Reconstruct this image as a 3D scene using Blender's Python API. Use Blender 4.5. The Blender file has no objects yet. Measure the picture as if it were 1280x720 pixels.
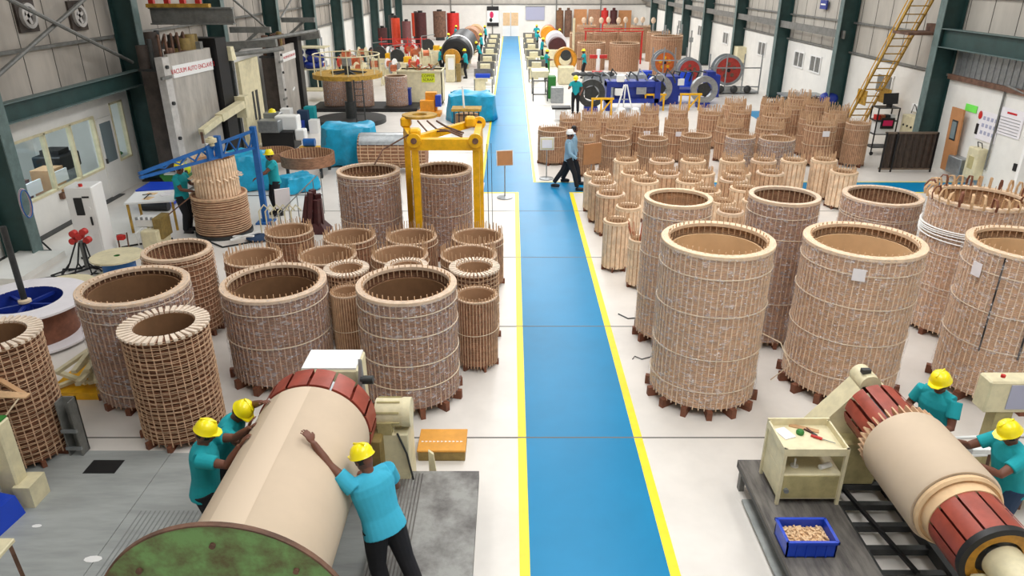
import bpy, bmesh, math, random
from math import sin, cos, pi, radians as R, sqrt, atan2
from mathutils import Vector, Matrix, Euler
SC = bpy.context.scene; C = SC.collection
rnd = random.Random(7)

# ---------------------------------------------------------------- camera, light, exposure
CAM_H = 5.7
cam = bpy.data.objects.new('camera', bpy.data.cameras.new('camera')); C.objects.link(cam)
cam.location = (0, 0, CAM_H); cam.rotation_euler = (R(66.5), 0, 0)
cam.data.sensor_width = 36; cam.data.lens = 898/1280*36; cam.data.clip_end = 300
SC.camera = cam
SC.view_settings.view_transform = 'Standard'; SC.view_settings.look = 'None'
SC.view_settings.exposure = -0.05; SC.view_settings.gamma = 1; SC.view_settings.use_curve_mapping = False
world = bpy.data.worlds.new('sky'); SC.world = world; world.use_nodes = True
world.node_tree.nodes['Background'].inputs[0].default_value = (.8, .9, 1, 1)
world.node_tree.nodes['Background'].inputs[1].default_value = .6
def area(name, loc, size, power, rot=(0, 0, 0), col=(1, 1, 1)):
    l = bpy.data.lights.new(name, 'AREA'); l.shape = 'RECTANGLE'; l.size, l.size_y = size
    l.energy = power; l.color = col
    o = bpy.data.objects.new(name, l); o.location = loc; o.rotation_euler = rot; C.objects.link(o)
    return o
for yy, p in ((4, 520), (13, 560), (23, 600), (34, 700), (46, 800), (58, 900), (70, 950)):
    area('roof_skylight', (1.5, yy, 9.3), (3.2, 7), p, col=(1, .995, .985))
    area('roof_skylight_side', (8.0, yy, 9.0), (2.0, 7), p*.55, col=(1, .995, .985))
    area('roof_skylight_side', (-5.5, yy, 9.0), (2.0, 7), p*(.27 if yy < 30 else .6), col=(1, .99, .98))

# ---------------------------------------------------------------- materials
def mat(name, col, rough=.6, metal=0, var=0, vscale=4, bump=0, bscale=30, emis=None, es=1, alpha=1, coat=0, col2=None, spec=.5, stretch=(1, 1, 1), det=4):
    m = bpy.data.materials.new(name); m.use_nodes = True
    nt = m.node_tree; b = nt.nodes['Principled BSDF']; L = nt.links.new
    b.inputs['Base Color'].default_value = (*col, 1); b.inputs['Roughness'].default_value = rough
    b.inputs['Metallic'].default_value = metal; b.inputs['Coat Weight'].default_value = coat
    b.inputs['Specular IOR Level'].default_value = spec
    if alpha < 1: b.inputs['Alpha'].default_value = alpha
    if emis: b.inputs['Emission Color'].default_value = (*emis, 1); b.inputs['Emission Strength'].default_value = es
    if var or bump or col2:
        tc = nt.nodes.new('ShaderNodeTexCoord'); mp = nt.nodes.new('ShaderNodeMapping'); L(tc.outputs['Object'], mp.inputs[0]); mp.inputs['Scale'].default_value = stretch
    if var or col2:
        n = nt.nodes.new('ShaderNodeTexNoise'); n.inputs['Scale'].default_value = vscale; n.inputs['Detail'].default_value = det
        n.inputs['Roughness'].default_value = .65; L(mp.outputs[0], n.inputs[0])
        r = nt.nodes.new('ShaderNodeValToRGB'); L(n.outputs[0], r.inputs[0]); L(r.outputs[0], b.inputs['Base Color'])
        c2 = col2 or tuple(max(0, c*(1-var)) for c in col)
        c1 = col if col2 else tuple(min(1, c*(1+var*.5)) for c in col)
        r.color_ramp.elements[0].color = (*c2, 1); r.color_ramp.elements[0].position = .36
        r.color_ramp.elements[1].color = (*c1, 1); r.color_ramp.elements[1].position = .62
    if bump:
        n2 = nt.nodes.new('ShaderNodeTexNoise'); n2.inputs['Scale'].default_value = bscale; n2.inputs['Detail'].default_value = 3; L(mp.outputs[0], n2.inputs[0])
        bp = nt.nodes.new('ShaderNodeBump'); bp.inputs['Strength'].default_value = bump; bp.inputs['Distance'].default_value = .02
        L(n2.outputs[0], bp.inputs['Height']); L(bp.outputs[0], b.inputs['Normal'])
    return m
def s(r, g, b):   # 8 bit sRGB to linear
    f = lambda c: ((c/255+.055)/1.055)**2.4 if c > 10 else c/255/12.92
    return (f(r), f(g), f(b))
M = {}
def mk(k, *a, **kw): M[k] = mat(k, *a, **kw); return M[k]
mk('floor', s(226, 221, 214), .32, var=.07, vscale=.9, bump=.02, bscale=2)
mk('blue_floor', s(0, 131, 182), .36, var=.08, vscale=.5, bump=.02, bscale=1.2, spec=.2)
mk('yellow_line', s(246, 222, 0), .4, var=.06, vscale=6)
mk('joint', s(120, 118, 112), .8)
mk('wall_white', s(232, 230, 224), .7, var=.05, vscale=1.5)
mk('cladding', s(190, 184, 174), .6, var=.14, vscale=1.1, stretch=(1, 1, .3))
mk('cladding_left', s(178, 170, 160), .6, var=.2, vscale=1.1, stretch=(1, 1, .3))
mk('seam', s(95, 92, 86), .7)
mk('green_steel', s(36, 66, 64), .5, var=.2, vscale=3)
mk('green_edge', s(98, 118, 116), .5, var=.2, vscale=5)
mk('grey_steel', s(118, 118, 114), .5, var=.25, vscale=5)
mk('dark_steel', s(52, 54, 54), .5, var=.3, vscale=8)
mk('black', s(20, 20, 22), .5)
mk('rubber', s(30, 30, 32), .75)
mk('roof', s(150, 150, 146), .7)
mk('galv', s(160, 164, 166), .35, .6, var=.15, vscale=9)
mk('cream', s(222, 212, 176), .5, var=.12, vscale=5)
mk('cream_dark', s(180, 168, 120), .55, var=.2, vscale=5)
mk('kraft', s(196, 154, 112), .8, var=.12, vscale=3)
mk('kraft_light', s(226, 192, 150), .8, var=.1, vscale=5)
mk('kraft_dark', s(120, 84, 58), .8, var=.25, vscale=5)
mk('strip', s(206, 170, 130), .75, var=.18, vscale=6)
mk('strip_dark', s(160, 118, 84), .75, var=.25, vscale=6)
mk('board_in', s(218, 182, 138), .85, var=.08, vscale=2)
mk('board_in_dark', s(126, 92, 62), .85, var=.15, vscale=3)
mk('wood_block', s(122, 74, 52), .7, var=.25, vscale=8)
mk('tape', s(226, 206, 178), .6)
mk('paper', s(236, 232, 236), .7, var=.03)
mk('teal', s(22, 160, 170), .85, bump=.25, bscale=9, var=.1, vscale=4)
mk('sky_shirt', s(60, 176, 208), .85, bump=.3, bscale=8, var=.08, vscale=3)
mk('pale_shirt', s(140, 176, 200), .85, bump=.2, bscale=9)
mk('trousers', s(24, 24, 30), .85, bump=.2, bscale=10)
mk('jeans', s(40, 62, 92), .85, bump=.2, bscale=10)
mk('skin', s(112, 68, 50), .55, var=.08, vscale=8)
mk('skin_dark', s(84, 50, 38), .55)
mk('hair', s(16, 14, 14), .6, bump=.3, bscale=80)
mk('helmet', s(250, 232, 10), .35, coat=.3)
mk('white_helmet', s(236, 236, 234), .35, coat=.3)
mk('shoe', s(24, 22, 24), .5)
mk('eye', s(230, 225, 215), .3)
mk('white', s(238, 238, 236), .5)
mk('yellow', s(236, 178, 12), .45, var=.15, vscale=6)
mk('yellow_dark', s(180, 140, 50), .6, var=.35, vscale=7)
mk('orange', s(226, 148, 26), .5, var=.15, vscale=5)
mk('crane_blue', s(24, 96, 168), .45, var=.15, vscale=5)
mk('machine_blue', s(22, 48, 142), .45, var=.2, vscale=3)
mk('crate_blue', s(22, 66, 190), .4)
mk('tarp', s(20, 162, 204), .4, var=.2, vscale=3, bump=.5, bscale=7)
mk('rib_grey', s(130, 133, 131), .7)
mk('green_paint', s(124, 166, 100), .6, col2=s(102, 96, 60), vscale=4.6, det=9, bump=.15, bscale=20)
mk('green_box', s(44, 120, 48), .5)
mk('red', s(196, 40, 34), .5, var=.2, vscale=6)
mk('red_pad', s(158, 70, 54), .45, var=.2, vscale=5)
mk('maroon', s(72, 28, 28), .6, var=.3, vscale=6)
mk('paper_roll', s(204, 184, 160), .75, var=.05, vscale=1.2)
mk('paper_seam', s(218, 198, 174), .75)
mk('drab', s(140, 118, 66), .6, var=.25, vscale=6)
mk('dais', s(160, 164, 162), .6, var=.16, vscale=2.2, bump=.1, bscale=18, stretch=(.4, 2, 1))
mk('plate', s(150, 150, 146), .55, col2=s(92, 88, 86), vscale=2.4, det=8, bump=.1, bscale=14)
mk('plate_dark', s(116, 112, 106), .6, col2=s(74, 70, 68), vscale=4, det=8, stretch=(3, .5, 1), bump=.1, bscale=20)
mk('panel_grey', s(176, 170, 162), .5, var=.25, vscale=2.4, stretch=(1, 1, .3))
mk('rust', s(112, 82, 66), .8, var=.4, vscale=5)
mk('sign_orange', s(226, 160, 66), .6, var=.1)
mk('brown_board', s(186, 130, 84), .7, var=.08)
mk('sign_red', s(196, 26, 40), .6)
mk('lime', s(214, 224, 40), .6)
mk('pink', s(206, 30, 90), .5)
mk('glass_dark', s(120, 134, 138), .15)
mk('screen', s(170, 172, 196), .3)
mk('copper', s(206, 120, 84), .35, .5, var=.2, vscale=20)
mk('ochre_ring', s(196, 140, 40), .5, var=.25, vscale=8)
def film_mat():
    m = bpy.data.materials.new('cling_film'); m.use_nodes = True; nt = m.node_tree; N = nt.nodes; L = nt.links.new
    for n in list(N): N.remove(n)
    out = N.new('ShaderNodeOutputMaterial'); mix = N.new('ShaderNodeMixShader'); t = N.new('ShaderNodeBsdfTransparent'); g = N.new('ShaderNodeBsdfPrincipled')
    g.inputs['Base Color'].default_value = (.93, .91, .95, 1); g.inputs['Roughness'].default_value = .14
    tc = N.new('ShaderNodeTexCoord'); mp = N.new('ShaderNodeMapping'); mp.inputs['Scale'].default_value = (1, 1, 2.2); L(tc.outputs['Object'], mp.inputs[0])
    n = N.new('ShaderNodeTexNoise'); n.inputs['Scale'].default_value = 11; n.inputs['Detail'].default_value = 5; L(mp.outputs[0], n.inputs[0])
    bp = N.new('ShaderNodeBump'); bp.inputs['Strength'].default_value = 1; bp.inputs['Distance'].default_value = .06; L(n.outputs[0], bp.inputs['Height']); L(bp.outputs[0], g.inputs['Normal'])
    mr = N.new('ShaderNodeMapRange'); mr.inputs[1].default_value = .5; mr.inputs[2].default_value = .8; mr.inputs[3].default_value = .10; mr.inputs[4].default_value = .6; L(n.outputs[0], mr.inputs[0])  # whitish noise streaks paint sheen and haze into the film
    vo = N.new('ShaderNodeTexVoronoi'); vo.inputs['Scale'].default_value = 13; L(tc.outputs['Object'], vo.inputs[0])
    v2 = N.new('ShaderNodeMath'); v2.operation = 'LESS_THAN'; v2.inputs[1].default_value = .115; L(vo.outputs['Distance'], v2.inputs[0])  # white specks painted in for film sparkle and cord knots
    v3 = N.new('ShaderNodeMath'); v3.operation = 'MULTIPLY_ADD'; v3.inputs[1].default_value = .7; L(v2.outputs[0], v3.inputs[0]); L(mr.outputs[0], v3.inputs[2])
    L(v3.outputs[0], mix.inputs[0]); L(t.outputs[0], mix.inputs[1]); L(g.outputs[0], mix.inputs[2]); L(mix.outputs[0], out.inputs[0])
    M['film'] = m
film_mat()
def glass_mat():
    m = bpy.data.materials.new('window_glass'); m.use_nodes = True; nt = m.node_tree; N = nt.nodes; L = nt.links.new
    for n in list(N): N.remove(n)
    out = N.new('ShaderNodeOutputMaterial'); mix = N.new('ShaderNodeMixShader'); t = N.new('ShaderNodeBsdfTransparent'); g = N.new('ShaderNodeBsdfGlossy')
    g.inputs['Roughness'].default_value = .05; mix.inputs[0].default_value = .06; t.inputs[0].default_value = (.94, .97, .98, 1)
    L(t.outputs[0], mix.inputs[1]); L(g.outputs[0], mix.inputs[2]); L(mix.outputs[0], out.inputs[0]); M['glass'] = m
glass_mat()

# ---------------------------------------------------------------- mesh builder
class MB:
    def __init__(s_): s_.v = []; s_.f = []; s_.m = []; s_.mats = []; s_.cur = 0; s_.T = None
    def use(s_, k):
        if k not in s_.mats: s_.mats.append(k)
        s_.cur = s_.mats.index(k); return s_
    def xf(s_, T=None): s_.T = T; return s_
    def add(s_, vs, fs):
        b = len(s_.v)
        s_.v += [tuple(s_.T @ Vector(p)) for p in vs] if s_.T else [tuple(p) for p in vs]
        s_.f += [tuple(b+i for i in f) for f in fs]; s_.m += [s_.cur]*len(fs); return s_
    def box(s_, c, d, rz=0, rx=0, ry=0, taper=1, bev=0):
        x, y, z = d[0]/2, d[1]/2, d[2]/2; Rm = Euler((rx, ry, rz)).to_matrix(); c = Vector(c)
        if bev:
            e = min(bev, x*.9, y*.9, z*.9)
            pts = []
            for (zz, k) in ((-z, e), (-z+e, 0), (z-e, 0), (z, e)):
                X, Y = x-k, y-k
                for (a, b) in ((-X+e*(k == 0), -Y), (X-e*(k == 0), -Y), (X, -Y+e*(k == 0)), (X, Y-e*(k == 0)), (X-e*(k == 0), Y), (-X+e*(k == 0), Y), (-X, Y-e*(k == 0)), (-X, -Y+e*(k == 0))):
                    pts.append(c+Rm @ Vector((a, b, zz)))
            fs = [tuple(range(7, -1, -1)), tuple(range(24, 32))]
            for l in range(3):
                for i in range(8): j = (i+1) % 8; fs.append((l*8+i, l*8+j, l*8+8+j, l*8+8+i))
            return s_.add(pts, fs)
        pts = [c+Rm @ Vector((a*x*(taper if k > 0 else 1), b*y*(taper if k > 0 else 1), k*z)) for k in (-1, 1) for a, b in ((-1, -1), (1, -1), (1, 1), (-1, 1))]
        return s_.add(pts, [(3, 2, 1, 0), (4, 5, 6, 7), (0, 1, 5, 4), (1, 2, 6, 5), (2, 3, 7, 6), (3, 0, 4, 7)])
    def b2(s_, x0, x1, y0, y1, z0, z1, bev=0): return s_.box(((x0+x1)/2, (y0+y1)/2, (z0+z1)/2), (x1-x0, y1-y0, z1-z0), bev=bev)
    def tube(s_, pts, r, n=8, cap=True, flat=1):
        pts = [Vector(p) for p in pts]; k = len(pts); rs = r if hasattr(r, '__len__') else [r]*k
        vs = []; up = None
        for i, p in enumerate(pts):
            d = (pts[min(i+1, k-1)]-pts[max(i-1, 0)])
            d = d.normalized() if d.length > 1e-9 else Vector((0, 0, 1))
            if up is None: up = Vector((1, 0, 0)) if abs(d.x) < .8 else Vector((0, 1, 0))
            a = (up-d*up.dot(d)).normalized(); up = a; b = d.cross(a)
            for j in range(n):
                t = 2*pi*j/n; rr = rs[i]
                vs.append(p+a*(cos(t)*rr)+b*(sin(t)*rr*flat))
        fs = [(i*n+j, i*n+(j+1) % n, (i+1)*n+(j+1) % n, (i+1)*n+j) for i in range(k-1) for j in range(n)]
        if cap: fs += [tuple(range(n-1, -1, -1)), tuple((k-1)*n+j for j in range(n))]
        return s_.add(vs, fs)
    def bar(s_, p, q, w, h=None, roll=0):
        p = Vector(p); q = Vector(q); h = h or w; d = q-p
        if d.length < 1e-6: return s_
        Q = d.to_track_quat('Z', 'Y').to_matrix(); c = (p+q)/2; x, y, z = w/2, h/2, d.length/2
        pts = [c+Q @ Vector((a*x, b*y, k*z)) for k in (-1, 1) for a, b in ((-1, -1), (1, -1), (1, 1), (-1, 1))]
        return s_.add(pts, [(3, 2, 1, 0), (4, 5, 6, 7), (0, 1, 5, 4), (1, 2, 6, 5), (2, 3, 7, 6), (3, 0, 4, 7)])
    def lathe(s_, prof, c=(0, 0, 0), n=32, axis='Z', cap0=False, cap1=False, closed=False, a0=0, a1=2*pi):
        c = Vector(c); vs = []; full = abs(a1-a0-2*pi) < 1e-6; m = n if full else n+1
        for r, z in prof:
            for j in range(m):
                t = a0+(a1-a0)*j/n; x, y = r*cos(t), r*sin(t)
                vs.append(c+Vector((x, y, z) if axis == 'Z' else ((x, z, y) if axis == 'Y' else (z, x, y))))
        k = len(prof); fs = []
        for i in range(k if closed else k-1):
            i2 = (i+1) % k
            for j in range(n):
                j2 = (j+1) % m; fs.append((i*m+j, i*m+j2, i2*m+j2, i2*m+j))
        if axis == 'Y': fs = [f[::-1] for f in fs]
        if cap0: fs.append(tuple(range(m-1, -1, -1)))
        if cap1: fs.append(tuple((k-1)*m+j for j in range(m)))
        return s_.add(vs, fs)
    def cyl(s_, c, r, h, n=24, axis='Z', r2=None):
        return s_.lathe([(r, 0), (r if r2 is None else r2, h)], c, n, axis, True, True)
    def ell(s_, c, r, n=16, m=10, Rm=None):
        c = Vector(c); vs = []; r = r if hasattr(r, '__len__') else (r, r, r)
        for i in range(m+1):
            ph = pi*i/m
            for j in range(n):
                t = 2*pi*j/n; p = Vector((r[0]*sin(ph)*cos(t), r[1]*sin(ph)*sin(t), r[2]*cos(ph)))
                vs.append(c+(Rm @ p if Rm else p))
        return s_.add(vs, [(i*n+j, (i+1)*n+j, (i+1)*n+(j+1) % n, i*n+(j+1) % n) for i in range(m) for j in range(n)])
    def prism(s_, poly, y0, y1, axis='Y'):
        f = {'Y': lambda a, b, t: (a, t, b), 'X': lambda a, b, t: (t, a, b), 'Z': lambda a, b, t: (a, b, t)}[axis]
        n = len(poly); vs = [f(a, b, y0) for a, b in poly]+[f(a, b, y1) for a, b in poly]
        return s_.add(vs, [tuple(range(n)), tuple(range(2*n-1, n-1, -1))]+[(i, i+n, (i+1) % n+n, (i+1) % n) for i in range(n)])
    def mesh(s_, name, smooth=35):
        me = bpy.data.meshes.new(name); me.from_pydata(s_.v, [], s_.f)
        for k in (s_.mats or ['white']): me.materials.append(M[k])
        me.polygons.foreach_set('material_index', s_.m if s_.mats else [0]*len(s_.f))
        bm = bmesh.new(); bm.from_mesh(me); bmesh.ops.remove_doubles(bm, verts=bm.verts, dist=1e-5)
        bmesh.ops.recalc_face_normals(bm, faces=bm.faces); bm.to_mesh(me); bm.free()
        if smooth:
            me.polygons.foreach_set('use_smooth', [True]*len(me.polygons)); me.set_sharp_from_angle(angle=R(smooth))
        me.update(); return me
    def build(s_, name, parent=None, loc=None, rz=0, smooth=35, **tg):
        o = bpy.data.objects.new(name, s_.mesh(name, smooth)); C.objects.link(o)
        if parent: o.parent = parent
        if loc is not None: o.location = loc
        if rz: o.rotation_euler.z = rz
        if tg: tag(o, **tg)
        return o
def mb(k): return MB().use(k)
def tag(o, label=None, cat=None, group=None, kind=None):
    if label: o['label'] = label
    if cat: o['category'] = cat
    if group: o['group'] = group
    if kind: o['kind'] = kind
    return o
def thing(name, label, cat, loc=(0, 0, 0), rz=0, group=None, kind=None):
    o = bpy.data.objects.new(name, None); C.objects.link(o); o.empty_display_size = .1
    o.location = loc; o.rotation_euler.z = rz; return tag(o, label, cat, group, kind)
KIDS = {}
def copy_tree(o, parent=None):
    c = o.copy(); C.objects.link(c); c.parent = parent
    for ch in o.children: copy_tree(ch, c)
    return c
def dup(o, loc, rz=0, label=None, group=None, sc=None):
    c = copy_tree(o); c.location = loc; c.rotation_euler.z = rz
    if sc: c.scale = sc if hasattr(sc, '__len__') else (sc, sc, sc)
    if label: c['label'] = label
    if group: c['group'] = group
    return c
def struct(o): o['kind'] = 'structure'; return o
def text(body, size, matk, loc, rot, parent=None, name='lettering', ext=.002, **tg):
    cu = bpy.data.curves.new(name, 'FONT'); cu.body = body; cu.size = size; cu.extrude = ext; cu.align_x = 'CENTER'; cu.align_y = 'CENTER'
    o = bpy.data.objects.new(name, cu); C.objects.link(o); bpy.context.view_layer.update()
    me = bpy.data.meshes.new_from_object(o.evaluated_get(bpy.context.evaluated_depsgraph_get())); bpy.data.objects.remove(o)
    me.materials.clear(); me.materials.append(M[matk]); o = bpy.data.objects.new(name, me); C.objects.link(o)
    o.location = loc; o.rotation_euler = rot
    if parent: o.parent = parent
    return o

# ---------------------------------------------------------------- the building
XL, XR, YB, YF = -11.2, 13.6, 78.2, -3.0
ST = lambda m, name: struct(m.build(name, smooth=0))
ST(mb('floor').b2(XL-3, XR, YF, YB, -.2, 0), 'floor')
f = mb('joint')
for yj in (8.06, 11.4, 14.8, 18.2): f.b2(-6, XR, yj-.012, yj+.012, .0, .0045)
for yj in (25, 30, 35, 41, 48, 56): f.b2(-3, 3, yj-.01, yj+.01, .0, .0045)
ST(f, 'trim_1')
f = mb('blue_floor')
f.b2(.19, 1.64, YF, 20.0, 0, .003).b2(-.82, 1.64, 20.0, 21.07, 0, .003).b2(1.64, XR, 20.0, 21.07, 0, .003).b2(-.86, .64, 21.07, YB-.2, 0, .003)
ST(f, 'trim_2')
f = mb('yellow_line')
f.b2(.08, .19, YF, 19.9, .0, .004).b2(1.64, 1.75, YF, 19.9, 0, .004).b2(-.95, -.86, 19.9, YB-.2, 0, .004).b2(.64, .73, 21.1, YB-.2, 0, .004)
f.b2(-.95, .19, 19.9, 20.0, 0, .004).b2(1.64, XR, 19.93, 20.0, 0, .004).b2(.64, XR, 21.07, 21.13, 0, .004)
ST(f, 'trim_3')
# left wall: masonry with an office, cladding above
MH = 2.95
f = mb('wall_white')
f.b2(XL-.15, XL, 21.0, YB, 0, MH).b2(XL-.15, XL, YF, 13.0, 0, MH).b2(XL-.15, XL, 13.0, 21.0, 0, .85).b2(XL-.15, XL, 13.0, 20.3, 2.25, MH).b2(XL-.15, XL, 20.3, 21, 2.45, MH).b2(XL-.15, XL, 19.4, 20.3, .85, 2.25)
ST(f, 'wall_left')
f = mb('cladding_left').b2(XL-.2, XL-.08, YF, YB, MH, 10)
for i in range(70): f.use('seam').b2(XL-.1, XL-.07, YF+.6+i*1.16, YF+.62+i*1.16, MH, 10)
ST(f, 'wall_left_upper')
f = mb('wall_white').b2(XR, XR+.15, YF, YB, 0, 2.8); ST(f, 'wall_right')
f = mb('cladding').b2(XR+.04, XR+.12, YF, YB, 2.8, 10)
for i in range(70): f.use('seam').b2(XR+.03, XR+.05, YF+.4+i*1.16, YF+.42+i*1.16, 2.8, 10)
ST(f, 'wall_right_upper')
f = mb('wall_white').b2(XL-.2, XR+.2, YB, YB+.2, 0, 3.04); ST(f, 'wall_back')
f = mb('cladding').b2(XL-.2, XR+.2, YB+.06, YB+.2, 3.04, 6.4).b2(XL-.2, -2.4, YB+.06, YB+.2, 6.4, 10).b2(2.6, XR+.2, YB+.06, YB+.2, 6.4, 10); ST(f, 'wall_back_upper')
ST(mb('wall_white').b2(XL-.2, XR+.2, YF-.2, YF, 0, 10), 'wall_front')
ST(mb('roof').b2(XL-.2, XR+.2, YF-.2, YB+.2, 10, 10.15), 'ceiling')
# louvred daylight opening high in the far gable
mk('daylight', (1, 1, 1), .9, emis=(.9, .96, 1), es=5)
f = mb('daylight').b2(-2.4, 2.6, YB+.12, YB+.16, 6.4, 10); f.use('grey_steel')
for i in range(6): f.b2(-2.4, 2.6, YB+.02, YB+.1, 6.4+i*.6, 6.46+i*.6)
ST(f, 'window_gable')
# rails and columns
def ibeam(f, x, y, z0, z1, side):   # web along x (deep), flanges facing the aisle
    d, w = .62, .34; xi = x; xo = x-side*d
    f.use('green_steel').b2(min(xi, xo), max(xi, xo), y-.012, y+.012, z0, z1)
    f.use('green_edge').b2(xi-.012, xi+.012, y-w/2, y+w/2, z0, z1)
    f.use('green_steel').b2(xi-side*.02-.01, xi-side*.02+.01, y-w/2+.01, y+w/2-.01, z0, z1)
    f.b2(xo-.012, xo+.012, y-w/2, y+w/2, z0, z1)
LY = [14.9, 21.4, 27.9, 34.4, 40.9, 47.4, 53.9, 60.4, 66.9, 73.4]
RY = [15.5, 23.2, 30.3, 37.4, 44.6, 52, 58.5, 65, 72]
for i, y in enumerate(LY):
    f = MB(); ibeam(f, XL+.72, y, 0, 10, 1)
    f.use('dark_steel').b2(XL+.05, XL+.85, y-.25, y+.25, 0, .05); struct(f.build('trim_%d' % (10+i), smooth=0))
for i, y in enumerate(RY):
    f = MB(); ibeam(f, XR-.62, y, 0, 10, -1)
    f.use('dark_steel').b2(XR-.75, XR-.05, y-.25, y+.25, 0, .05); struct(f.build('trim_%d' % (30+i), smooth=0))
f = mb('grey_steel')
for z in (4.1, 5.3, 6.6): f.b2(XL-.06, XL+.06, YF, YB, z, z+.07)
f.b2(XL-.06, XL+.1, 21, YB, 2.95, 3.03)
for z in (3.0, 4.1, 5.3): f.b2(XL, XR, YB-.08, YB+.02, z, z+.08)
for z in (2.84, 3.95, 5.1): f.b2(XR-.06, XR+.06, YF, YB, z, z+.07)
for x in (-6.2, -2.0, 4.5, 9): f.b2(x-.05, x+.05, YB-.1, YB, 0, 8)
ST(f, 'trim_50')
# bracing beams near the camera
f = mb('green_steel').b2(XL+.55, XL+.58, -2, 21.2, 2.86, 3.24); f.use('green_edge').b2(XL+.45, XL+.7, -2, 21.2, 2.84, 2.86).b2(XL+.45, XL+.7, -2, 21.2, 3.24, 3.26); ST(f, 'trim_51')
f = mb('green_steel').b2(XR-.5, XR-.47, -2, 23.1, 3.72, 4.22); f.use('green_edge').b2(XR-.62, XR-.35, -2, 23.1, 3.7, 3.72).b2(XR-.62, XR-.35, -2, 23.1, 4.22, 4.24); ST(f, 'trim_52')
f = mb('grey_steel').b2(XR-.5, XR-.44, 30, YB, 3.4, 3.7); ST(f, 'trim_53')
f = mb('grey_steel'); f.tube([(XL+.35, 15.2, 3.6), (XL+.35, 21.2, 5.7)][::-1], .05); f.tube([(XL+.45, 14.8, 5.9), (XL+.45, 21.2, 3.45)], .05)
f.tube([(XL+.35, 28, 5.6), (XL+.35, 34.2, 3.4)], .045).tube([(XL+.35, 34.6, 3.4), (XL+.35, 40.8, 5.6)], .045); ST(f, 'trim_54')
# door and windows at the back
f = mb('white').b2(-.97, .72, YB-.06, YB, 0, 2.35)
d = struct(f.build('door_1', smooth=0))
g = mb('kraft_light')
for x in (-.92, -.08): g.b2(x, x+.72, YB-.075, YB-.06, 1.0, 2.25)
g.build('door_glass', d, smooth=0)
g = mb('joint').b2(-.135, -.115, YB-.08, YB-.06, 0, 2.35); g.build('door_gap', d, smooth=0)
n = 1
def wall_window(x, y, z, w, h, side, bars=2):
    global n
    f = mb('white'); xx = x-side*.02
    f.b2(min(x, xx-side*.02), max(x, xx-side*.02), y-w/2-.06, y+w/2+.06, z-.06, z); f.b2(min(x, xx-side*.02), max(x, xx-side*.02), y-w/2-.06, y+w/2+.06, z+h, z+h+.06)
    for k in range(bars+1): yy = y-w/2+w*k/bars; f.b2(min(x, xx-side*.02), max(x, xx-side*.02), yy-.03, yy+.03, z, z+h)
    o = struct(f.build('window_%d' % n, smooth=0)); g = mb('grey_steel' if side > 0 else 'glass_dark').b2(x-.012, x+.012, y-w/2, y+w/2, z, z+h); g.build('window_pane', o, smooth=0); n += 1
for y in (27.0, 33.5, 35.5, 41, 48.2, 55, 61.8): wall_window(XR-.01, y, 1.75, 1.15, .62, 1)
for y in (37.4, 44): wall_window(XL+.01, y, 1.8, 1.1, .6, -1)
# office behind the left wall
f = mb('wall_white').b2(-14.2, XL-.15, 12.8, 13, 0, 2.8).b2(-14.2, XL-.15, 21.0, 21.2, 0, 2.8).b2(-14.2, -14.05, 13, 21, 0, 2.8).b2(-14.2, XL-.15, 12.8, 21.2, 2.8, 2.9); ST(f, 'wall_office')
area('office_fill_light', (-12.7, 16.5, 2.75), (1.2, 5), 110, col=(.8, .92, 1))  # unseen fill light, added to brighten the contents behind the glass
f = mb('cream')
ys = [13.0, 14.0, 15.0, 16.05, 17.2, 18.3, 19.4]
for y in ys: f.b2(XL-.1, XL+.02, y-.03, y+.03, .87, 2.25)
f.b2(XL-.1, XL+.02, 13, 19.4, .83, .89).b2(XL-.1, XL+.02, 13, 19.4, 2.21, 2.27)
o = struct(f.build('window_20', smooth=0)); g = mb('glass').b2(XL-.05, XL-.04, 13, 19.4, .89, 2.21); g.build('window_pane', o, smooth=0)
f = mb('cream').b2(XL-.1, XL+.02, 20.3, 20.35, .85, 2.45).b2(XL-.1, XL+.02, 20.95, 21, .85, 2.45).b2(XL-.1, XL+.02, 20.3, 21, .83, .88).b2(XL-.1, XL+.02, 20.3, 21, 2.4, 2.45)
o = struct(f.build('window_21', smooth=0)); mb('glass').b2(XL-.05, XL-.04, 20.35, 20.95, .88, 2.4).build('window_pane', o, smooth=0)
o = struct(mb('wall_white').b2(XL, XL+.04, 19.46, 20.22, 0.02, 2.15).build('door_2', smooth=0)); mb('glass_dark').b2(XL+.04, XL+.05, 19.56, 20.12, .95, 2.02).build('door_glass', o, smooth=0); mb('dark_steel').b2(XL+.04, XL+.09, 19.5, 19.54, .95, 1.08).build('door_handle', o)
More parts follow.
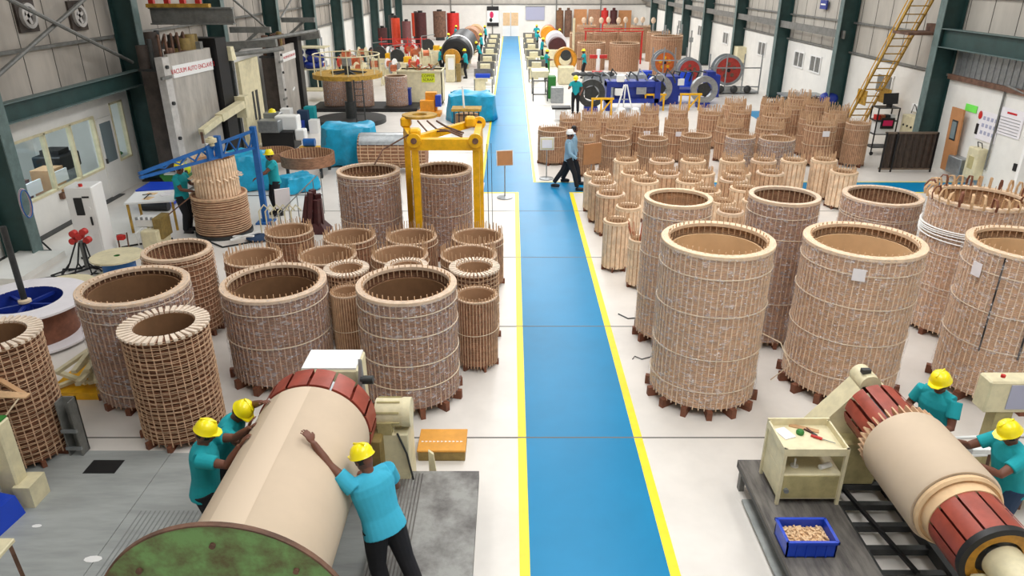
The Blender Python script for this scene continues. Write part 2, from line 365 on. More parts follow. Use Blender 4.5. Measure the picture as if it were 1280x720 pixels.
# ---------------------------------------------------------------- paper-and-wood winding drums
def ring_pts(r, z, n=48, tilt=0, ph=0): return [(r*cos(2*pi*i/n), r*sin(2*pi*i/n), z+tilt*cos(2*pi*i/n+ph)) for i in range(n+1)]
def corr(r, z0, z1, pitch, dep):
    k = max(2, int((z1-z0)/pitch)); p = []
    for i in range(k): a = z0+(z1-z0)*i/k; b = z0+(z1-z0)*(i+.62)/k; p += [(r, a), (r, b), (r-dep, b+.001), (r-dep, z0+(z1-z0)*(i+1)/k-.001)]
    return p
def drum(label, X, Y, Rr, h, style='tall', group=None, film=False, bands=(.2, .5, .8), tone=0, feet=12, pin=.05, tagat=None, rz=None, cat='drum', foot_h=.1, inner=None, dip=.2, big=False):
    if style == 'slot': pass
    if style == 'slat': strip = 'slat_c'
    name = {'tall': 'wooden_strip_drum', 'slot': 'wound_coil_drum', 'thin': 'thin_walled_drum', 'slat': 'slatted_drum', 'far': 'spiked_drum'}[style]
    rz = rnd.uniform(0, 6) if rz is None else rz
    t = thing(name, label, cat, (X, Y, 0), 0, group)
    z0 = .14 if big else foot_h
    body, strip, inn = [('kraft_c', 'strip_c', 'board_in'), ('kraft_b', 'strip_b', 'board_in_dark'), ('kraft_a', 'strip_a', 'board_in_dark')][tone]
    inn = inner or inn
    seg = 64 if style in ('tall', 'slot', 'thin') else 28
    ri = {'tall': .855, 'slot': .68, 'thin': .88, 'slat': .76, 'far': .86}[style]*Rr
    ro = {'tall': .965, 'slot': .93, 'thin': .955, 'slat': .95, 'far': .94}[style]*Rr
    top = h-(.05 if style in ('tall', 'slat') else .02)
    f = mb('kraft_slot' if style == 'slot' else body)
    if style in ('slat', 'far'): pr = [(ro, z0), (ro, z0+(top-z0)*.47), (ro*.95, z0+(top-z0)*.475), (ro*.95, z0+(top-z0)*.5), (ro, z0+(top-z0)*.505), (ro, top)]
    else: pr = corr(ro, z0, top, {'tall': .03, 'slot': .05, 'thin': .032}[style], {'tall': .007, 'slot': .022, 'thin': .007}[style])+[(ro, top)]
    f.lathe([(ri, z0)]+pr+[(ri, top)], n=seg)
    f.build('winding', t, smooth=25)
    f = mb(inn); rin = ri*(.96 if style == 'tall' else 1.0)-.004
    f.lathe([(rin, h-dip), (rin, z0), (rin-.02, z0), (rin-.02, h-dip)] if style == 'tall' else [(rin, top), (rin, z0), (rin-.012, z0), (rin-.012, top)], n=seg, closed=True).lathe([(.001, z0+.01), (rin, z0+.02)], n=seg)
    f.build('inner_tube', t)
    # top ring
    f = mb('rim_c' if tone == 0 else ('rim_w' if style == 'slot' else 'rim_b'))
    if style in ('tall', 'slat'):
        f.lathe([(ri, top), (Rr, top), (Rr, h-.006), (Rr-.006, h), (ri+.006, h), (ri, h-.006)], n=seg, closed=True)
        f.build('top_ring', t)
    elif style == 'slot':
        N = 38
        for i in range(N):
            a = 2*pi*i/N+rz; f.box(((ri+Rr)/2*cos(a), (ri+Rr)/2*sin(a), h-.008), (Rr-ri, 2*pi*Rr/N*.52, .035), rz=a)
        f.build('top_blocks', t, smooth=0)
        mb('kraft_dark').lathe([(ri, top-.012), (ro, top-.01)], n=seg).build('top_board', t)
    else:
        N = 36 if style == 'thin' else 24
        f.lathe([(ri, top), (ro+.012, top), (ro+.012, h), (ri, h)], n=seg, closed=True)
        f.build('top_ring', t)
    # strips
    f = mb(strip); N = {'tall': int(2*pi*Rr/.082), 'slot': 34, 'thin': 40, 'slat': 18, 'far': 26}[style]
    wd = {'tall': .013, 'slot': .012, 'thin': .014, 'slat': 2*pi*ro/18*.8, 'far': .022}[style]
    for i in range(N):
        a = 2*pi*i/N+rz; rr = ro+.006; zt = top if style != 'far' else h+.02
        f.box((rr*cos(a), rr*sin(a), (z0+zt)/2-.015), (.013, wd, zt-z0+.03), rz=a)
    f.build('spacer_strips', t, smooth=0)
    if style == 'slot':
        f = mb('strip_b'); k = int((top-z0)/.07)
        for i in range(k):
            zz = z0+.05+i*(top-z0)/k
            for q in range(2):
                f.tube([(x+rnd.uniform(-.006, .006), y+rnd.uniform(-.006, .006), z+rnd.uniform(-.008, .008)) for x, y, z in ring_pts(ro+.012, zz+q*.02, 40)], .0042, 5, cap=False)
        f.build('cord_rings', t)
    # pins
    f = mb('pin'); rp = ri+(.01 if style != 'thin' else .0); N = {'tall': max(30, int(2*pi*rp/.085)), 'slot': 26, 'thin': 34, 'slat': 22, 'far': 26}[style]
    for i in range(N):
        a = 2*pi*i/N+rz+.04; pp = pin*rnd.uniform(.7, 1.25)
        lo = h-dip if style == 'tall' else h-.12
        pw = {'slat': 1.6, 'far': 1.9}.get(style, 1); f.box((rp*cos(a), rp*sin(a), (lo+h+pp)/2), (.014*pw, .01*pw, h+pp-lo), rz=a)
        if style in ('thin', 'far'):
            pp = pin*rnd.uniform(.3, 1.2); a += .09; f.box((ro*cos(a), ro*sin(a), h+pp/2-.02), (.01*pw, .01*pw, pp+.04), rz=a, rx=rnd.uniform(-.1, .1))
    f.build('spacer_pins', t, smooth=0)
    for b in bands:
        zz = z0+(h-z0)*b; f = mb('tape')
        f.tube(ring_pts(ro+.024, zz, 40, rnd.uniform(0, .02), rnd.uniform(0, 6)), [.008]*41 if big else [.006]*41, 5, cap=False, flat=1); f.build('binding_band', t)
    if film:
        f = mb('film'); k = 14; f.lathe([(Rr*1.012+.01*sin(i*1.7), z0+.02+(h-z0-.03)*i/k) for i in range(k+1)]+[(Rr*.95, h+.006)], n=seg); f.build('cling_film', t, smooth=60)
    if feet:
        for i in range(feet):
            a = 2*pi*i/feet+rz; L_ = Rr*.42; rc = Rr*(1.07 if big else 1.03)-L_/2
            f = mb('wood_block').box((rc*cos(a), rc*sin(a), z0/2), (L_, max(.035, .1*Rr), z0), rz=a); f.build('support_block', t, smooth=0)
    if tagat:
        a, zt, w_, h_ = tagat; rr = Rr*1.015+.014
        f = mb('paper').box((rr*cos(a), rr*sin(a), zt), (.004, w_, h_), rz=a)
        p = f.build('paper_tag', t, smooth=0)
    return t
mk('kraft_a', s(158, 114, 86), .75, var=.32, vscale=8, stretch=(1, 1, 3)); mk('strip_a', s(204, 168, 138), .7, var=.3, vscale=9)
mk('kraft_b', s(172, 130, 100), .75, var=.3, vscale=12); mk('strip_b', s(212, 176, 142), .7, var=.22, vscale=9)
mk('kraft_c', s(206, 164, 126), .75, var=.22, vscale=7, stretch=(1, 1, 2.5)); mk('strip_c', s(238, 210, 178), .7, var=.2, vscale=7)
mk('rim_b', s(216, 190, 164), .75, var=.12, vscale=9); mk('rim_c', s(226, 198, 166), .75, var=.1, vscale=8)
mk('pin', s(208, 172, 136), .7, var=.12, vscale=9)
mk('rim_w', s(234, 216, 196), .75, var=.12, vscale=9); mk('slat_c', s(208, 166, 128), .75, var=.2, vscale=5)
mk('kraft_slot', s(122, 80, 56), .75, var=.35, vscale=12)
mk('board_in_mid', s(176, 138, 104), .85, var=.1, vscale=3)
G1 = 'large drums beside the walkway'
# right foreground
drum('huge film-wrapped strip drum nearest the blue walkway on the right, no paper tag', 2.81, 9.26, .76, 2.42, film=True, bands=(.12, .34, .62, .86), group=G1, pin=.05, feet=14, big=True, dip=.15)
drum('huge film-wrapped strip drum with white paper tag below its rim, behind the lathe', 4.96, 9.55, .81, 2.3, film=True, bands=(.15, .4, .66, .88), group=G1, pin=.03, feet=14, tagat=(-2.02, 2.06, .16, .17), big=True, dip=.15)
drum('tall strip drum with wide rim standing just behind the nearest right drum', 2.66, 11.1, .54, 2.46, film=True, bands=(.3, .62, .9), group=G1, pin=.0, feet=12, big=True, dip=.5)
drum('tall brown strip drum with open slotted inside, behind between the two huge right drums', 4.35, 11.1, .55, 2.5, tone=1, film=True, bands=(.3, .75, .9), group=G1, pin=.0, dip=.5)
drum('squat wide strip drum with loose tape band around its rim, behind the tagged drum', 7.3, 13.7, .74, 1.75, tone=1, film=True, bands=(.78, .8), group=G1, pin=.01, dip=.5)
d6 = drum('wide film-wrapped drum crowned with curled cardboard loops at right', 7.75, 11.5, .76, 2.35, film=True, bands=(.3, .35, .6, .72), group=G1, pin=.06, dip=.3)
N = 30
for i in range(N):
    a = 2*pi*i/N
    if 1:
        d_ = Vector((cos(a), sin(a), 0)); b0 = d_*.68; hh = .2+.05*rnd.random()
        sg = Vector((-sin(a), cos(a), 0))
        pts = [b0+Vector((0, 0, 2.3)), b0+Vector((0, 0, 2.3+hh*.7)), b0+d_*.03+Vector((0, 0, 2.3+hh)), b0+d_*.1+sg*.02+Vector((0, 0, 2.3+hh*.95)), b0+d_*.15+sg*.03+Vector((0, 0, 2.3+hh*.55)), b0+d_*.13+sg*.03+Vector((0, 0, 2.3+.02))]
        mb('strip' if i % 3 else 'wood_block').tube(pts, .022, 5, flat=.5).build('curled_strip', d6)
f = mb('white')
for k in range(5): f.tube(ring_pts(.785, 1.9-.05*k, 40, .02, k), .018, 5, cap=False, flat=.6)
f.build('tape_wraps', d6)
mb('paper').box((-.79, 0, .7), (.01, .3, .16), rz=.3).build('paper_tag', d6, smooth=0)
d7 = drum('huge strip drum with dark vertical seams cut off by the right edge', 7.2, 9.4, .78, 2.3, film=True, bands=(.36, .6, .85), group=G1, pin=.05, dip=.15, tagat=(-2.9, 1.98, .15, .2), big=True)
f = mb('black')
for a in (-1.9, -2.5, -1.2): f.box((.775*cos(a), .775*sin(a), 1.55), (.02, .018, 1.4), rz=a)
f.build('dark_seams', d7, smooth=0)
# left foreground
G2 = 'large drums left of the walkway'
dl1 = drum('dark wound drum with radial block rim cut off by the left edge', -6.28, 7.75, .52, 1.72, 'slot', group=G2, tone=2, feet=10, bands=(), pin=.0)
drum('big film-wrapped drum second from the left edge, taller than its slotted neighbour', -5.36, 9.34, .745, 1.7, tone=2, film=True, bands=(.12, .82, .93), group=G2, pin=.02, dip=.1)
drum('dark wound drum with radial block rim and cord netting beside the two workers', -4.46, 8.26, .55, 1.61, 'slot', group=G2, tone=2, feet=10, bands=(), pin=.0)
d4 = drum('woven-sided wide-rimmed drum behind the film-wrapped one at left', -5.62, 11.3, .55, 1.5, 'tall', group=G2, tone=2, bands=(.9,), pin=.02, dip=.3)
f = mb('strip_a')
for k in range(16): f.tube(ring_pts(.562, .15+.085*k, 36, .01, k), .007, 5, cap=False)
f.build('cord_rings', d4)
drum('big strip drum between the netted drum and the small pair, behind the workers', -3.56, 9.88, .77, 1.52, tone=2, film=True, bands=(.45, .84), group=G2, pin=.05, dip=.18, big=True)
drum('big film-wrapped drum closest to the left side of the walkway, bluish film', -1.47, 9.2, .70, 1.78, tone=2, film=True, bands=(.2, .42, .68, .88), group=G2, pin=.05, dip=.16, big=True, feet=12)
drum('tall film-wrapped drum standing left of the yellow lifting frame', -3.07, 15.07, .67, 1.9, tone=2, film=True, bands=(.45, .9, .93), group=G2, pin=.03, dip=.2)
drum('tall film-wrapped drum standing inside the yellow lifting frame', -1.51, 15.2, .65, 1.9, tone=2, film=True, bands=(.5, .9), group=G2, pin=.03, dip=.2)
G3 = 'thin-walled drums in the left cluster'
for lab, X, Y, r_, h_, pin, tn in (
    ('thin-walled drum behind left of the big strip drum, sandy inside, leftmost of the cluster', -4.52, 11.73, .50, 1.2, .12, 2),
    ('thin-walled drum at the foot of the blue crane post', -4.5, 13.75, .48, 1.0, .12, 2),
    ('thin-walled drum in front of the dark maroon stack, brown inside', -3.2, 13.38, .52, 1.0, .14, 2),
    ('thin-walled drum in the rear row below the tall film-wrapped drum', -1.98, 13.38, .51, 1.0, .14, 2),
    ('thin-walled drum at the right end of the rear row near the sign stand', -.68, 13.38, .52, 1.0, .14, 2),
    ('thin-walled pale drum directly behind the big strip drum', -3.32, 12.09, .53, 1.1, .16, 1),
    ('thin-walled pale drum in the middle of the second row', -2.02, 12.11, .52, 1.1, .16, 1),
    ('thin-walled pale drum at the right end of the second row', -.78, 12.11, .52, 1.1, .16, 1)):
    drum(lab, X, Y, r_, h_, 'thin', group=G3, tone=tn, bands=(.86,), pin=pin, feet=8, inner='board_in_mid' )
G4 = 'small thick-rimmed drums in the left cluster'
for lab, X, Y, r_, h_ in (
    ('small drum with chunky slotted rim right of the big strip drum', -2.72, 10.95, .37, 1.3),
    ('small dark drum in front of the slotted one, between two big drums', -2.53, 10.05, .25, 1.28),
    ('small drum with chunky slotted rim peeking over the bluish film-wrapped drum', -1.74, 11.0, .36, 1.32),
    ('small drum with chunky slotted rim in the third row by the walkway', -.62, 11.0, .42, 1.3),
    ('small drum nearest the walkway with a loose string on its side', -.55, 10.1, .33, 1.2)):
    drum(lab, X, Y, r_, h_, 'slot' if 'slotted' in lab and 'dark' not in lab else 'thin', group=G4, tone=1 if 'slotted' in lab else 2, bands=(.5,), pin=.05, feet=6, inner='board_in_mid')
# small slatted drums: rows count away from the camera
ROW = {1: 'front', 2: 'second', 3: 'third', 4: 'fourth', 5: 'fifth', 6: 'sixth'}
ORD = ['first', 'second', 'third', 'fourth', 'fifth', 'sixth', 'seventh', 'eighth', 'ninth', 'tenth']
sp = [drum('_', 0, -50, .34, 1.0, 'slat', tone=k, bands=(.95,), feet=6, pin=p, dip=.5, inner='board_in_mid') for k, p in ((0, .12), (0, .17), (1, .14))]
rows = [   # (phrase, h, [(X, Y), ...]) left to right
 ('in the row nearest the camera, right beside the walkway', 1.08, [(2.17, 14.17)]),
 ('in the second row from the camera', 1.05, [(2.57, 15.25), (4.72, 14.9), (4.76, 15.64), (5.5, 15.7)]),
 ('in the third row from the camera', 1.0, [(2.33, 16.45), (4.65, 16.7), (5.62, 16.9)]),
 ('in the fourth row from the camera', 1.0, [(2.25, 17.4), (3.34, 17.6), (4.46, 17.6), (5.6, 17.75)]),
 ('in the fifth row from the camera', .98, [(2.22, 18.3), (3.2, 18.45), (4.05, 18.42), (4.97, 18.48), (5.9, 18.45), (6.78, 18.5), (8.76, 18.6)]),
 ('in the last row before the cross aisle', 1.08, [(3.13, 19.45), (4.1, 19.42), (4.96, 19.42), (6.04, 19.45), (6.9, 19.45), (7.72, 19.45), (8.58, 19.5)])]
k = 0
for ph, h, ps in rows:
    for i, (x, y) in enumerate(ps):
        src = sp[(k*7) % 3]; r_ = .34 if h > .99 else .35
        if ph.startswith('in the row nearest') or 'second row' in ph: r_ = .28
        lab = 'small slatted drum %s, %s from the left' % (ph, ORD[i]) if len(ps) > 1 else 'small slatted drum %s, tape-wrapped' % ph
        o = dup(src, (x, y, 0), rnd.uniform(0, 6), lab, 'small slatted drums', (r_/.34, r_/.34, h)); k += 1
for q in sp:
    for ch in list(q.children): bpy.data.objects.remove(ch)
    bpy.data.objects.remove(q)
o = drum('small slatted drum holding a bundle of brown strips, beside the tall right drum', 2.52, 13.25, .24, 1.0, 'slat', group='small slatted drums', bands=(.4, .8), feet=6, pin=.1, inner='board_in_mid')
f = mb('copper')
for i in range(9):
    a = rnd.uniform(0, 6); f.bar((.08*cos(a), .08*sin(a), .5), (.2*cos(a+1)-.05, .15*sin(a), 1.15+rnd.random()*.3), .03, .012)
f.build('strip_bundle', o, smooth=0)
# mid-field spiked drums beyond the cross walkway
mids = [(1.34, 23.6, .50, 1.1, 'thin', 'strip drum behind the white notice stand, nearest the walkway'),
 (2.27, 21.95, .31, 1.1, 'far', 'narrow drum right behind the walking man'),
 (3.15, 22.0, .46, 1.15, 'thin', 'strip drum behind the brown board, leftmost of the full row past the cross walkway'),
 (4.32, 22.0, .46, 1.15, 'thin', 'strip drum second from the left in the row past the cross walkway'),
 (5.74, 22.4, .48, 1.15, 'thin', 'strip drum third from the left in the row past the cross walkway'),
 (7.06, 22.2, .45, 1.15, 'film', 'film-wrapped narrow-waisted drum in the row past the cross walkway'),
 (8.1, 21.95, .54, 1.15, 'film', 'wide film-wrapped drum at the right of the row past the cross walkway'),
 (2.0, 24.9, .38, 1.15, 'far', 'spiked drum left end of the third row past the cross walkway'),
 (2.55, 23.5, .35, 1.15, 'far', 'spiked drum with white tag left of the row of spiky drums'),
 (3.5, 23.6, .44, 1.15, 'far', 'spiked drum behind the brown board drum, second row past the cross walkway'),
 (4.42, 24.1, .49, 1.15, 'far', 'wide spiked drum with white tag on its pins, second row past the cross walkway'),
 (5.43, 23.9, .41, 1.15, 'far', 'spiked drum with small paper tag, right of the wide tagged one'),
 (7.2, 23.9, .45, 1.15, 'far', 'spiked drum behind the film-wrapped narrow-waisted one'),
 (8.35, 23.4, .46, 1.2, 'far', 'dark-rimmed drum with white label across its front'),
 (4.95, 26.2, .34, 1.2, 'far', 'spiked drum in front of the left yellow trestle'),
 (6.0, 26.3, .36, 1.2, 'far', 'spiked drum between the yellow trestles'),
 (7.1, 26.0, .46, 1.2, 'far', 'wide spiked drum below the right yellow trestle'),
 (8.2, 26.2, .40, 1.2, 'far', 'spiked drum right of the yellow trestles'),
 (9.2, 25.3, .50, 1.25, 'far', 'wide spiked drum in front of the small blue floor patch'),
 (10.08, 24.75, .28, 1.25, 'far', 'narrow smooth drum left of the tagged tall drum'),
 (9.95, 23.3, .49, 1.32, 'far', 'tall spiked drum with white tag near the foot of the ladder'),
 (11.1, 23.2, .38, 1.38, 'thin', 'tall plain drum last on the right before the black fence'),
 (11.4, 25.6, .42, 1.3, 'far', 'spiked drum in front of the green column'),
 (10.75, 24.0, .30, 1.3, 'far', 'narrow spiked drum tucked between the two tall right ones'),
 (9.9, 27.9, .42, 1.2, 'far', 'spiked drum in the back rows, left of the cable table'),
 (11.3, 28.9, .45, 1.3, 'far', 'spiked drum right in front of the cluttered table'),
 (10.2, 26.6, .46, 1.3, 'far', 'wide spiked drum in the back rows behind the dark-rimmed one'),
 (11.3, 27.1, .41, 1.3, 'far', 'spiked drum in the back rows, right of the wide one'),
 (8.6, 28.2, .42, 1.15, 'far', 'spiked drum left of the blue floor patch'),
 (3.3, 25.2, .40, 1.1, 'far', 'spiked drum below the white trestle legs'),
 (2.9, 26.6, .36, 1.0, 'far', 'spiked drum below the yellow pallet jack'),
 (4.1, 25.5, .36, 1.1, 'far', 'spiked drum under the white bucket')]
protos = {}
for (x, y, r_, h, stl, ph) in mids:
    if stl not in protos:
        protos[stl] = drum('_', 0, -60, .45, 1.2, 'far' if stl == 'far' else 'thin', tone=1 if stl == 'far' else 1, film=stl == 'film', bands=(.5, .85), feet=6, pin=.24 if stl == 'far' else .1, inner='board_in_mid', rz=0)
    o = dup(protos[stl], (x, y, 0), rnd.uniform(0, 6), ph, 'spiky drums past the cross walkway', (r_/.45, r_/.45, h/1.2))
    if 'tag' in ph or 'label' in ph:
        mb('paper').box((0, -.45, 1.0), (.2, .01, .16)).build('paper_tag', o, smooth=0).rotation_euler.z = -o.rotation_euler.z
for q in protos.values():
    for ch in list(q.children): bpy.data.objects.remove(ch)
    bpy.data.objects.remove(q)
# winding tower with blue jib crane
t = thing('stepped_winding_tower', 'stepped brown coil tower being wound under the blue boom', 'tower', (-6.95, 16.5, 0))
f = mb('dark_steel').cyl((0, 0, 0), .66, .08, 40); f.build('turntable', t)
f = mb('kraft_a').lathe([(.60, .08)]+corr(.61, .1, .95, .055, .025)+[(.60, .96), (.5, .97)], n=48)
f.build('lower_winding', t, smooth=25)
f = mb('kraft_c').lathe([(.49, .96), (.47, 1.8), (.38, 1.8), (.38, 1.3)], n=48); f.build('upper_core', t)
f = mb('strip_c')
for i in range(40): a = 2*pi*i/40; f.bar((.50*cos(a), .50*sin(a), .97), (.475*cos(a), .475*sin(a), 1.85), .05, .015)
f.build('upper_strips', t, smooth=0)
f = mb('strip_c')
for i in range(22): a = 2*pi*i/22; f.bar((.5*cos(a), .5*sin(a), 1.42), (.6*cos(a+.1), .6*sin(a+.1), 1.36+.05*rnd.random()), .05, .02)
f.build('loose_spacers', t, smooth=0)
f = mb('strip_b')
for k in range(16): f.tube(ring_pts(.625+rnd.uniform(-.01, .01), .13+k*.053, 36, rnd.uniform(0, .012), k), .012, 5, cap=False)
f.tube(ring_pts(.62, .97, 36), .03, 6, cap=False); f.build('cord_rings', t)
t = thing('jib_crane', 'blue lattice jib crane over the winding tower', 'crane', (-6.19, 17.25, 0))
mb('crane_blue').box((0, 0, 1.2), (.13, .13, 2.4)).box((0, 0, .02), (.4, .4, .04)).build('post', t, smooth=0)
f = mb('crane_blue'); A0, A1, T = Vector((0, 0, 2.3)), Vector((0, 0, 1.9)), Vector((-1.3, -3.1, 2.05))
f.bar(A0, T, .06).bar(A1, T-Vector((0, 0, .08)), .06)
for i in range(8):
    u = i/8; v_ = (i+.5)/8; f.bar(A0.lerp(T, u), A1.lerp(T, v_), .03).bar(A1.lerp(T, v_), A0.lerp(T, (i+1)/8), .03)
f.build('boom', t, smooth=0)
mb('crane_blue').box((-.45, -1.1, 2.15), (.14, .14, .5)).box((-.55, -1.35, 2.1), (.05, .3, .3)).build('trolley', t, smooth=0)
f = mb('cream').cyl((-.5, -1.3, 2.3), .12, .08, 20).cyl((-.5, -1.3, 2.22), .06, .2, 16); f.build('hoist_head', t)
# flat ring on stilts
t = thing('flat_ring_drum', 'low flat slatted ring standing on short dark stilts', 'ring', (-6.35, 22.1, 0))
mb('kraft_a').lathe([(.78, .32), (.82, .32), (.82, .66), (.78, .66)], n=48, closed=True).build('ring_wall', t)
f = mb('pin')
for i in range(50): a = 2*pi*i/50; f.box((.76*cos(a), .76*sin(a), .5), (.01, .02, .34), rz=a)
f.build('inner_pins', t, smooth=0)
for i in range(4): a = pi/4+i*pi/2; mb('dark_steel').box((.72*cos(a), .72*sin(a), .16), (.08, .08, .32)).build('leg', t, smooth=0)
o = dup(t, (-7.72, 23.05, 0), .6, 'low flat slatted ring partly hidden behind the blue crane post', sc=.8)
# ---------------------------------------------------------------- people
def remesh_obj(f, vox, smooth=2, name='body'):
    me = bpy.data.meshes.new('tmp'); me.from_pydata(f.v, [], f.f)
    o = bpy.data.objects.new('tmp', me); C.objects.link(o)
    m = o.modifiers.new('r', 'REMESH'); m.mode = 'VOXEL'; m.voxel_size = vox; m.use_smooth_shade = True
    if smooth: s_ = o.modifiers.new('s', 'SMOOTH'); s_.iterations = smooth; s_.factor = .5
    dg = bpy.context.evaluated_depsgraph_get(); dg.update()
    r = bpy.data.meshes.new_from_object(o.evaluated_get(dg)); r.name = name
    bpy.data.objects.remove(o); bpy.data.meshes.remove(me)
    for p in r.polygons: p.use_smooth = True
    return r
def ik(a, b, l1, l2, pole):
    d = b-a; L = min(d.length, (l1+l2)*.995); d = d.normalized(); b = a+d*L
    x = (l1*l1-l2*l2+L*L)/(2*L); hgt = sqrt(max(l1*l1-x*x, 1e-6))
    p = (pole-d*pole.dot(d)); p = p.normalized() if p.length > 1e-5 else Vector((0, 0, -1))
    return a+d*x+p*hgt, b
def person(label, loc, rz, hands=None, lean=0, feet=None, shirt='teal', pants='trousers', helmet='helmet', vox=.012, fat=1.0, look=(0, 0), group=None, skin='skin', H=1.68, side=0, short=True, twist=0, elbow=None):
    """local frame: faces +Y, x to its right; hands/feet given in local metres"""
    t = thing('person', label, 'person', loc, rz, group); k = H/1.68; V = Vector
    pel = V((0, 0, .92))
    RL = Euler((-lean, side, twist)).to_matrix()
    up = lambda p: pel+RL @ (V(p)-pel)
    sh = [up((-.19, 0, 1.37)), up((.19, 0, 1.37))]
    hands = hands or [(-.26, .12, .85), (.26, .12, .85)]
    feet = feet or [(-.11, 0, 0), (.11, .04, 0)]
    b = MB(); sk = MB(); sl = MB()
    # head + neck
    nk = up((0, 0, 1.40)); hd = up((0, .02, 1.56)); HR = RL @ Euler((look[0], 0, look[1])).to_matrix()
    b.tube([up((0, -.01, 1.3)), nk, up((0, .0, 1.48))], [.07, .058, .056], 12)
    b.ell(hd, (.075, .093, .112), 20, 14, HR); b.ell(hd+HR @ V((0, .03, -.06)), (.055, .06, .055), 14, 10, HR)
    b.ell(hd+HR @ V((0, .098, -.012)), (.013, .02, .024), 10, 8, HR)       # nose
    b.ell(hd+HR @ V((0, .084, -.055)), (.026, .016, .009), 10, 6, HR)      # lips
    b.ell(hd+HR @ V((0, .076, .028)), (.05, .02, .012), 10, 6, HR)         # brow
    for s_ in (-1, 1): b.ell(hd+HR @ V((s_*.077, 0, -.01)), (.012, .022, .032), 8, 8, HR)
    # torso of the body (under the shirt)
    def tor(m, g, z0=.84, hem=0):
        rings = []
        for (z, rx, ry, yy) in ((.84, .155, .112, 0), (.92, .152, .108, 0), (1.03, .146, .105, .008), (1.15, .155, .108, .008), (1.27, .17, .112, .004), (1.34, .168, .1, -.004), (1.39, .13, .08, -.008), (1.425, .07, .062, -.008)):
            if z < z0-.001: continue
            e = hem*max(0, (1.0-z)/.16)
            rings.append([up((0, yy, z))+RL @ V(((rx*fat+g+e)*cos(2*pi*j/24), (ry*fat+g+e)*sin(2*pi*j/24), 0)) for j in range(24)])
        vs = [q for r_ in rings for q in r_]; k_ = len(rings)
        m.add(vs, [(i*24+j, i*24+(j+1) % 24, (i+1)*24+(j+1) % 24, (i+1)*24+j) for i in range(k_-1) for j in range(24)]+[tuple(range(23, -1, -1)), tuple((k_-1)*24+j for j in range(24))])
        m.tube([up((-.17, 0, 1.375)), up((0, -.01, 1.385)), up((.17, 0, 1.375))], [.058+g, .06+g, .058+g], 12)
    tor(b, -.006); tor(sk, .012, .84, .016)
    cuffs = []
    for i, s_ in enumerate((-1, 1)):
        w = V(hands[i]); pole = V(elbow[i]) if elbow else V((s_*.5, -.3, -.8))
        e, w = ik(sh[i], w, .29, .255, pole)
        b.tube([sh[i], sh[i].lerp(e, .5), e, e.lerp(w, .35), w], [q_*(.5+.5*fat) for q_ in (.052, .048, .04, .039, .026)], 12)
        u_ = .62 if short else 1; me_ = sh[i].lerp(e, u_)
        sk.tube([sh[i]+(sh[i]-e)*.05, sh[i].lerp(e, .3), me_] if short else [sh[i], e, w-(w-e)*.05], [q_*fat for q_ in (.066, .064, .062)] if short else [.066, .054, .04], 14)
        # hand: palm, five separate fingers
        d = (w-e).normalized(); sd = d.cross(V((0, 0, 1))); sd = sd.normalized() if sd.length > .1 else V((1, 0, 0)); nz = sd.cross(d).normalized()
        if nz.z > 0: nz = -nz
        pc = w+d*.045
        Rm = Matrix((sd, d, nz)).transposed()
        b.ell(pc, (.04, .052, .015), 12, 8, Rm)
        for q, (o_, L_) in enumerate(((-.030, .068), (-.010, .08), (.010, .075), (.029, .058))):
            r0 = w+d*.082+sd*o_; a1 = r0+(d*.95+sd*o_*3+nz*.25).normalized()*L_*.5; a2 = a1+(d*.8+nz*.6).normalized()*L_*.5
            b.tube([r0-d*.03, r0, a1, a2], [.009, .0088, .008, .0068], 8)
        th = -1 if i == 1 else 1
        r0 = w+d*.025+sd*(-s_*.028*1); b.tube([r0, r0+(sd*-s_*.7+d*.7).normalized()*.04, r0+(sd*-s_*.45+d*.9).normalized()*.07+nz*.01], [.012, .0105, .008], 8)
    # legs
    for i, s_ in enumerate((-1, 1)):
        hp = V((s_*.092, 0, .9)); ft = V(feet[i]); an = ft+V((0, -.02, .085))
        kn, an = ik(hp, an, .43, .405, V((s_*.1, 1, 0)))
        b.tube([hp, hp.lerp(kn, .5), kn, kn.lerp(an, .35), an], [.085, .072, .052, .05, .034], 14)
        sl.tube([hp+V((0, 0, .02)), hp.lerp(kn, .5), kn, kn.lerp(an, .4), an+V((0, 0, -.01))], [q_*(.4+.6*fat) for q_ in (.105, .092, .074, .07, .062)], 14)
        b.ell(ft+V((0, .05, .04)), (.038, .11, .035), 12, 8)
        g = mb('shoe'); g.ell((0, 0, .05), (.05, .135, .048), 16, 10); g.box((0, 0, .012), (.085, .25, .024), bev=.008)
        so = g.build('shoe', t); so.location = V((ft.x, ft.y+.05, ft.z))*k; so.scale = (k, k, k)
    for z, rx, ry in ((.95, .155, .115), (.88, .16, .12)): sl.ell((0, 0, z), (rx, ry, .09), 18, 12)
    sl.ell(up((0, 0, .99)), (.142, .1, .08), 18, 10, RL); pass
    def put(m, nm, mk_, v_): 
        me = remesh_obj(m, v_, 2, nm); me.materials.append(M[mk_]); o = bpy.data.objects.new(nm, me); C.objects.link(o); o.parent = t; o.scale = (k, k, k); return o
    put(b, 'body', skin, min(vox, .012)); put(sl, 'trousers', pants, vox); put(sk, 'shirt', shirt, vox)
    T = Matrix.Translation(hd) @ HR.to_4x4()
    g = mb('hair').xf(T).lathe([(.081, -.03), (.085, .02), (.07, .075), (.03, .105), (.001, .112)], n=20); o = g.build('hair', t); o.scale = (k, k, k)
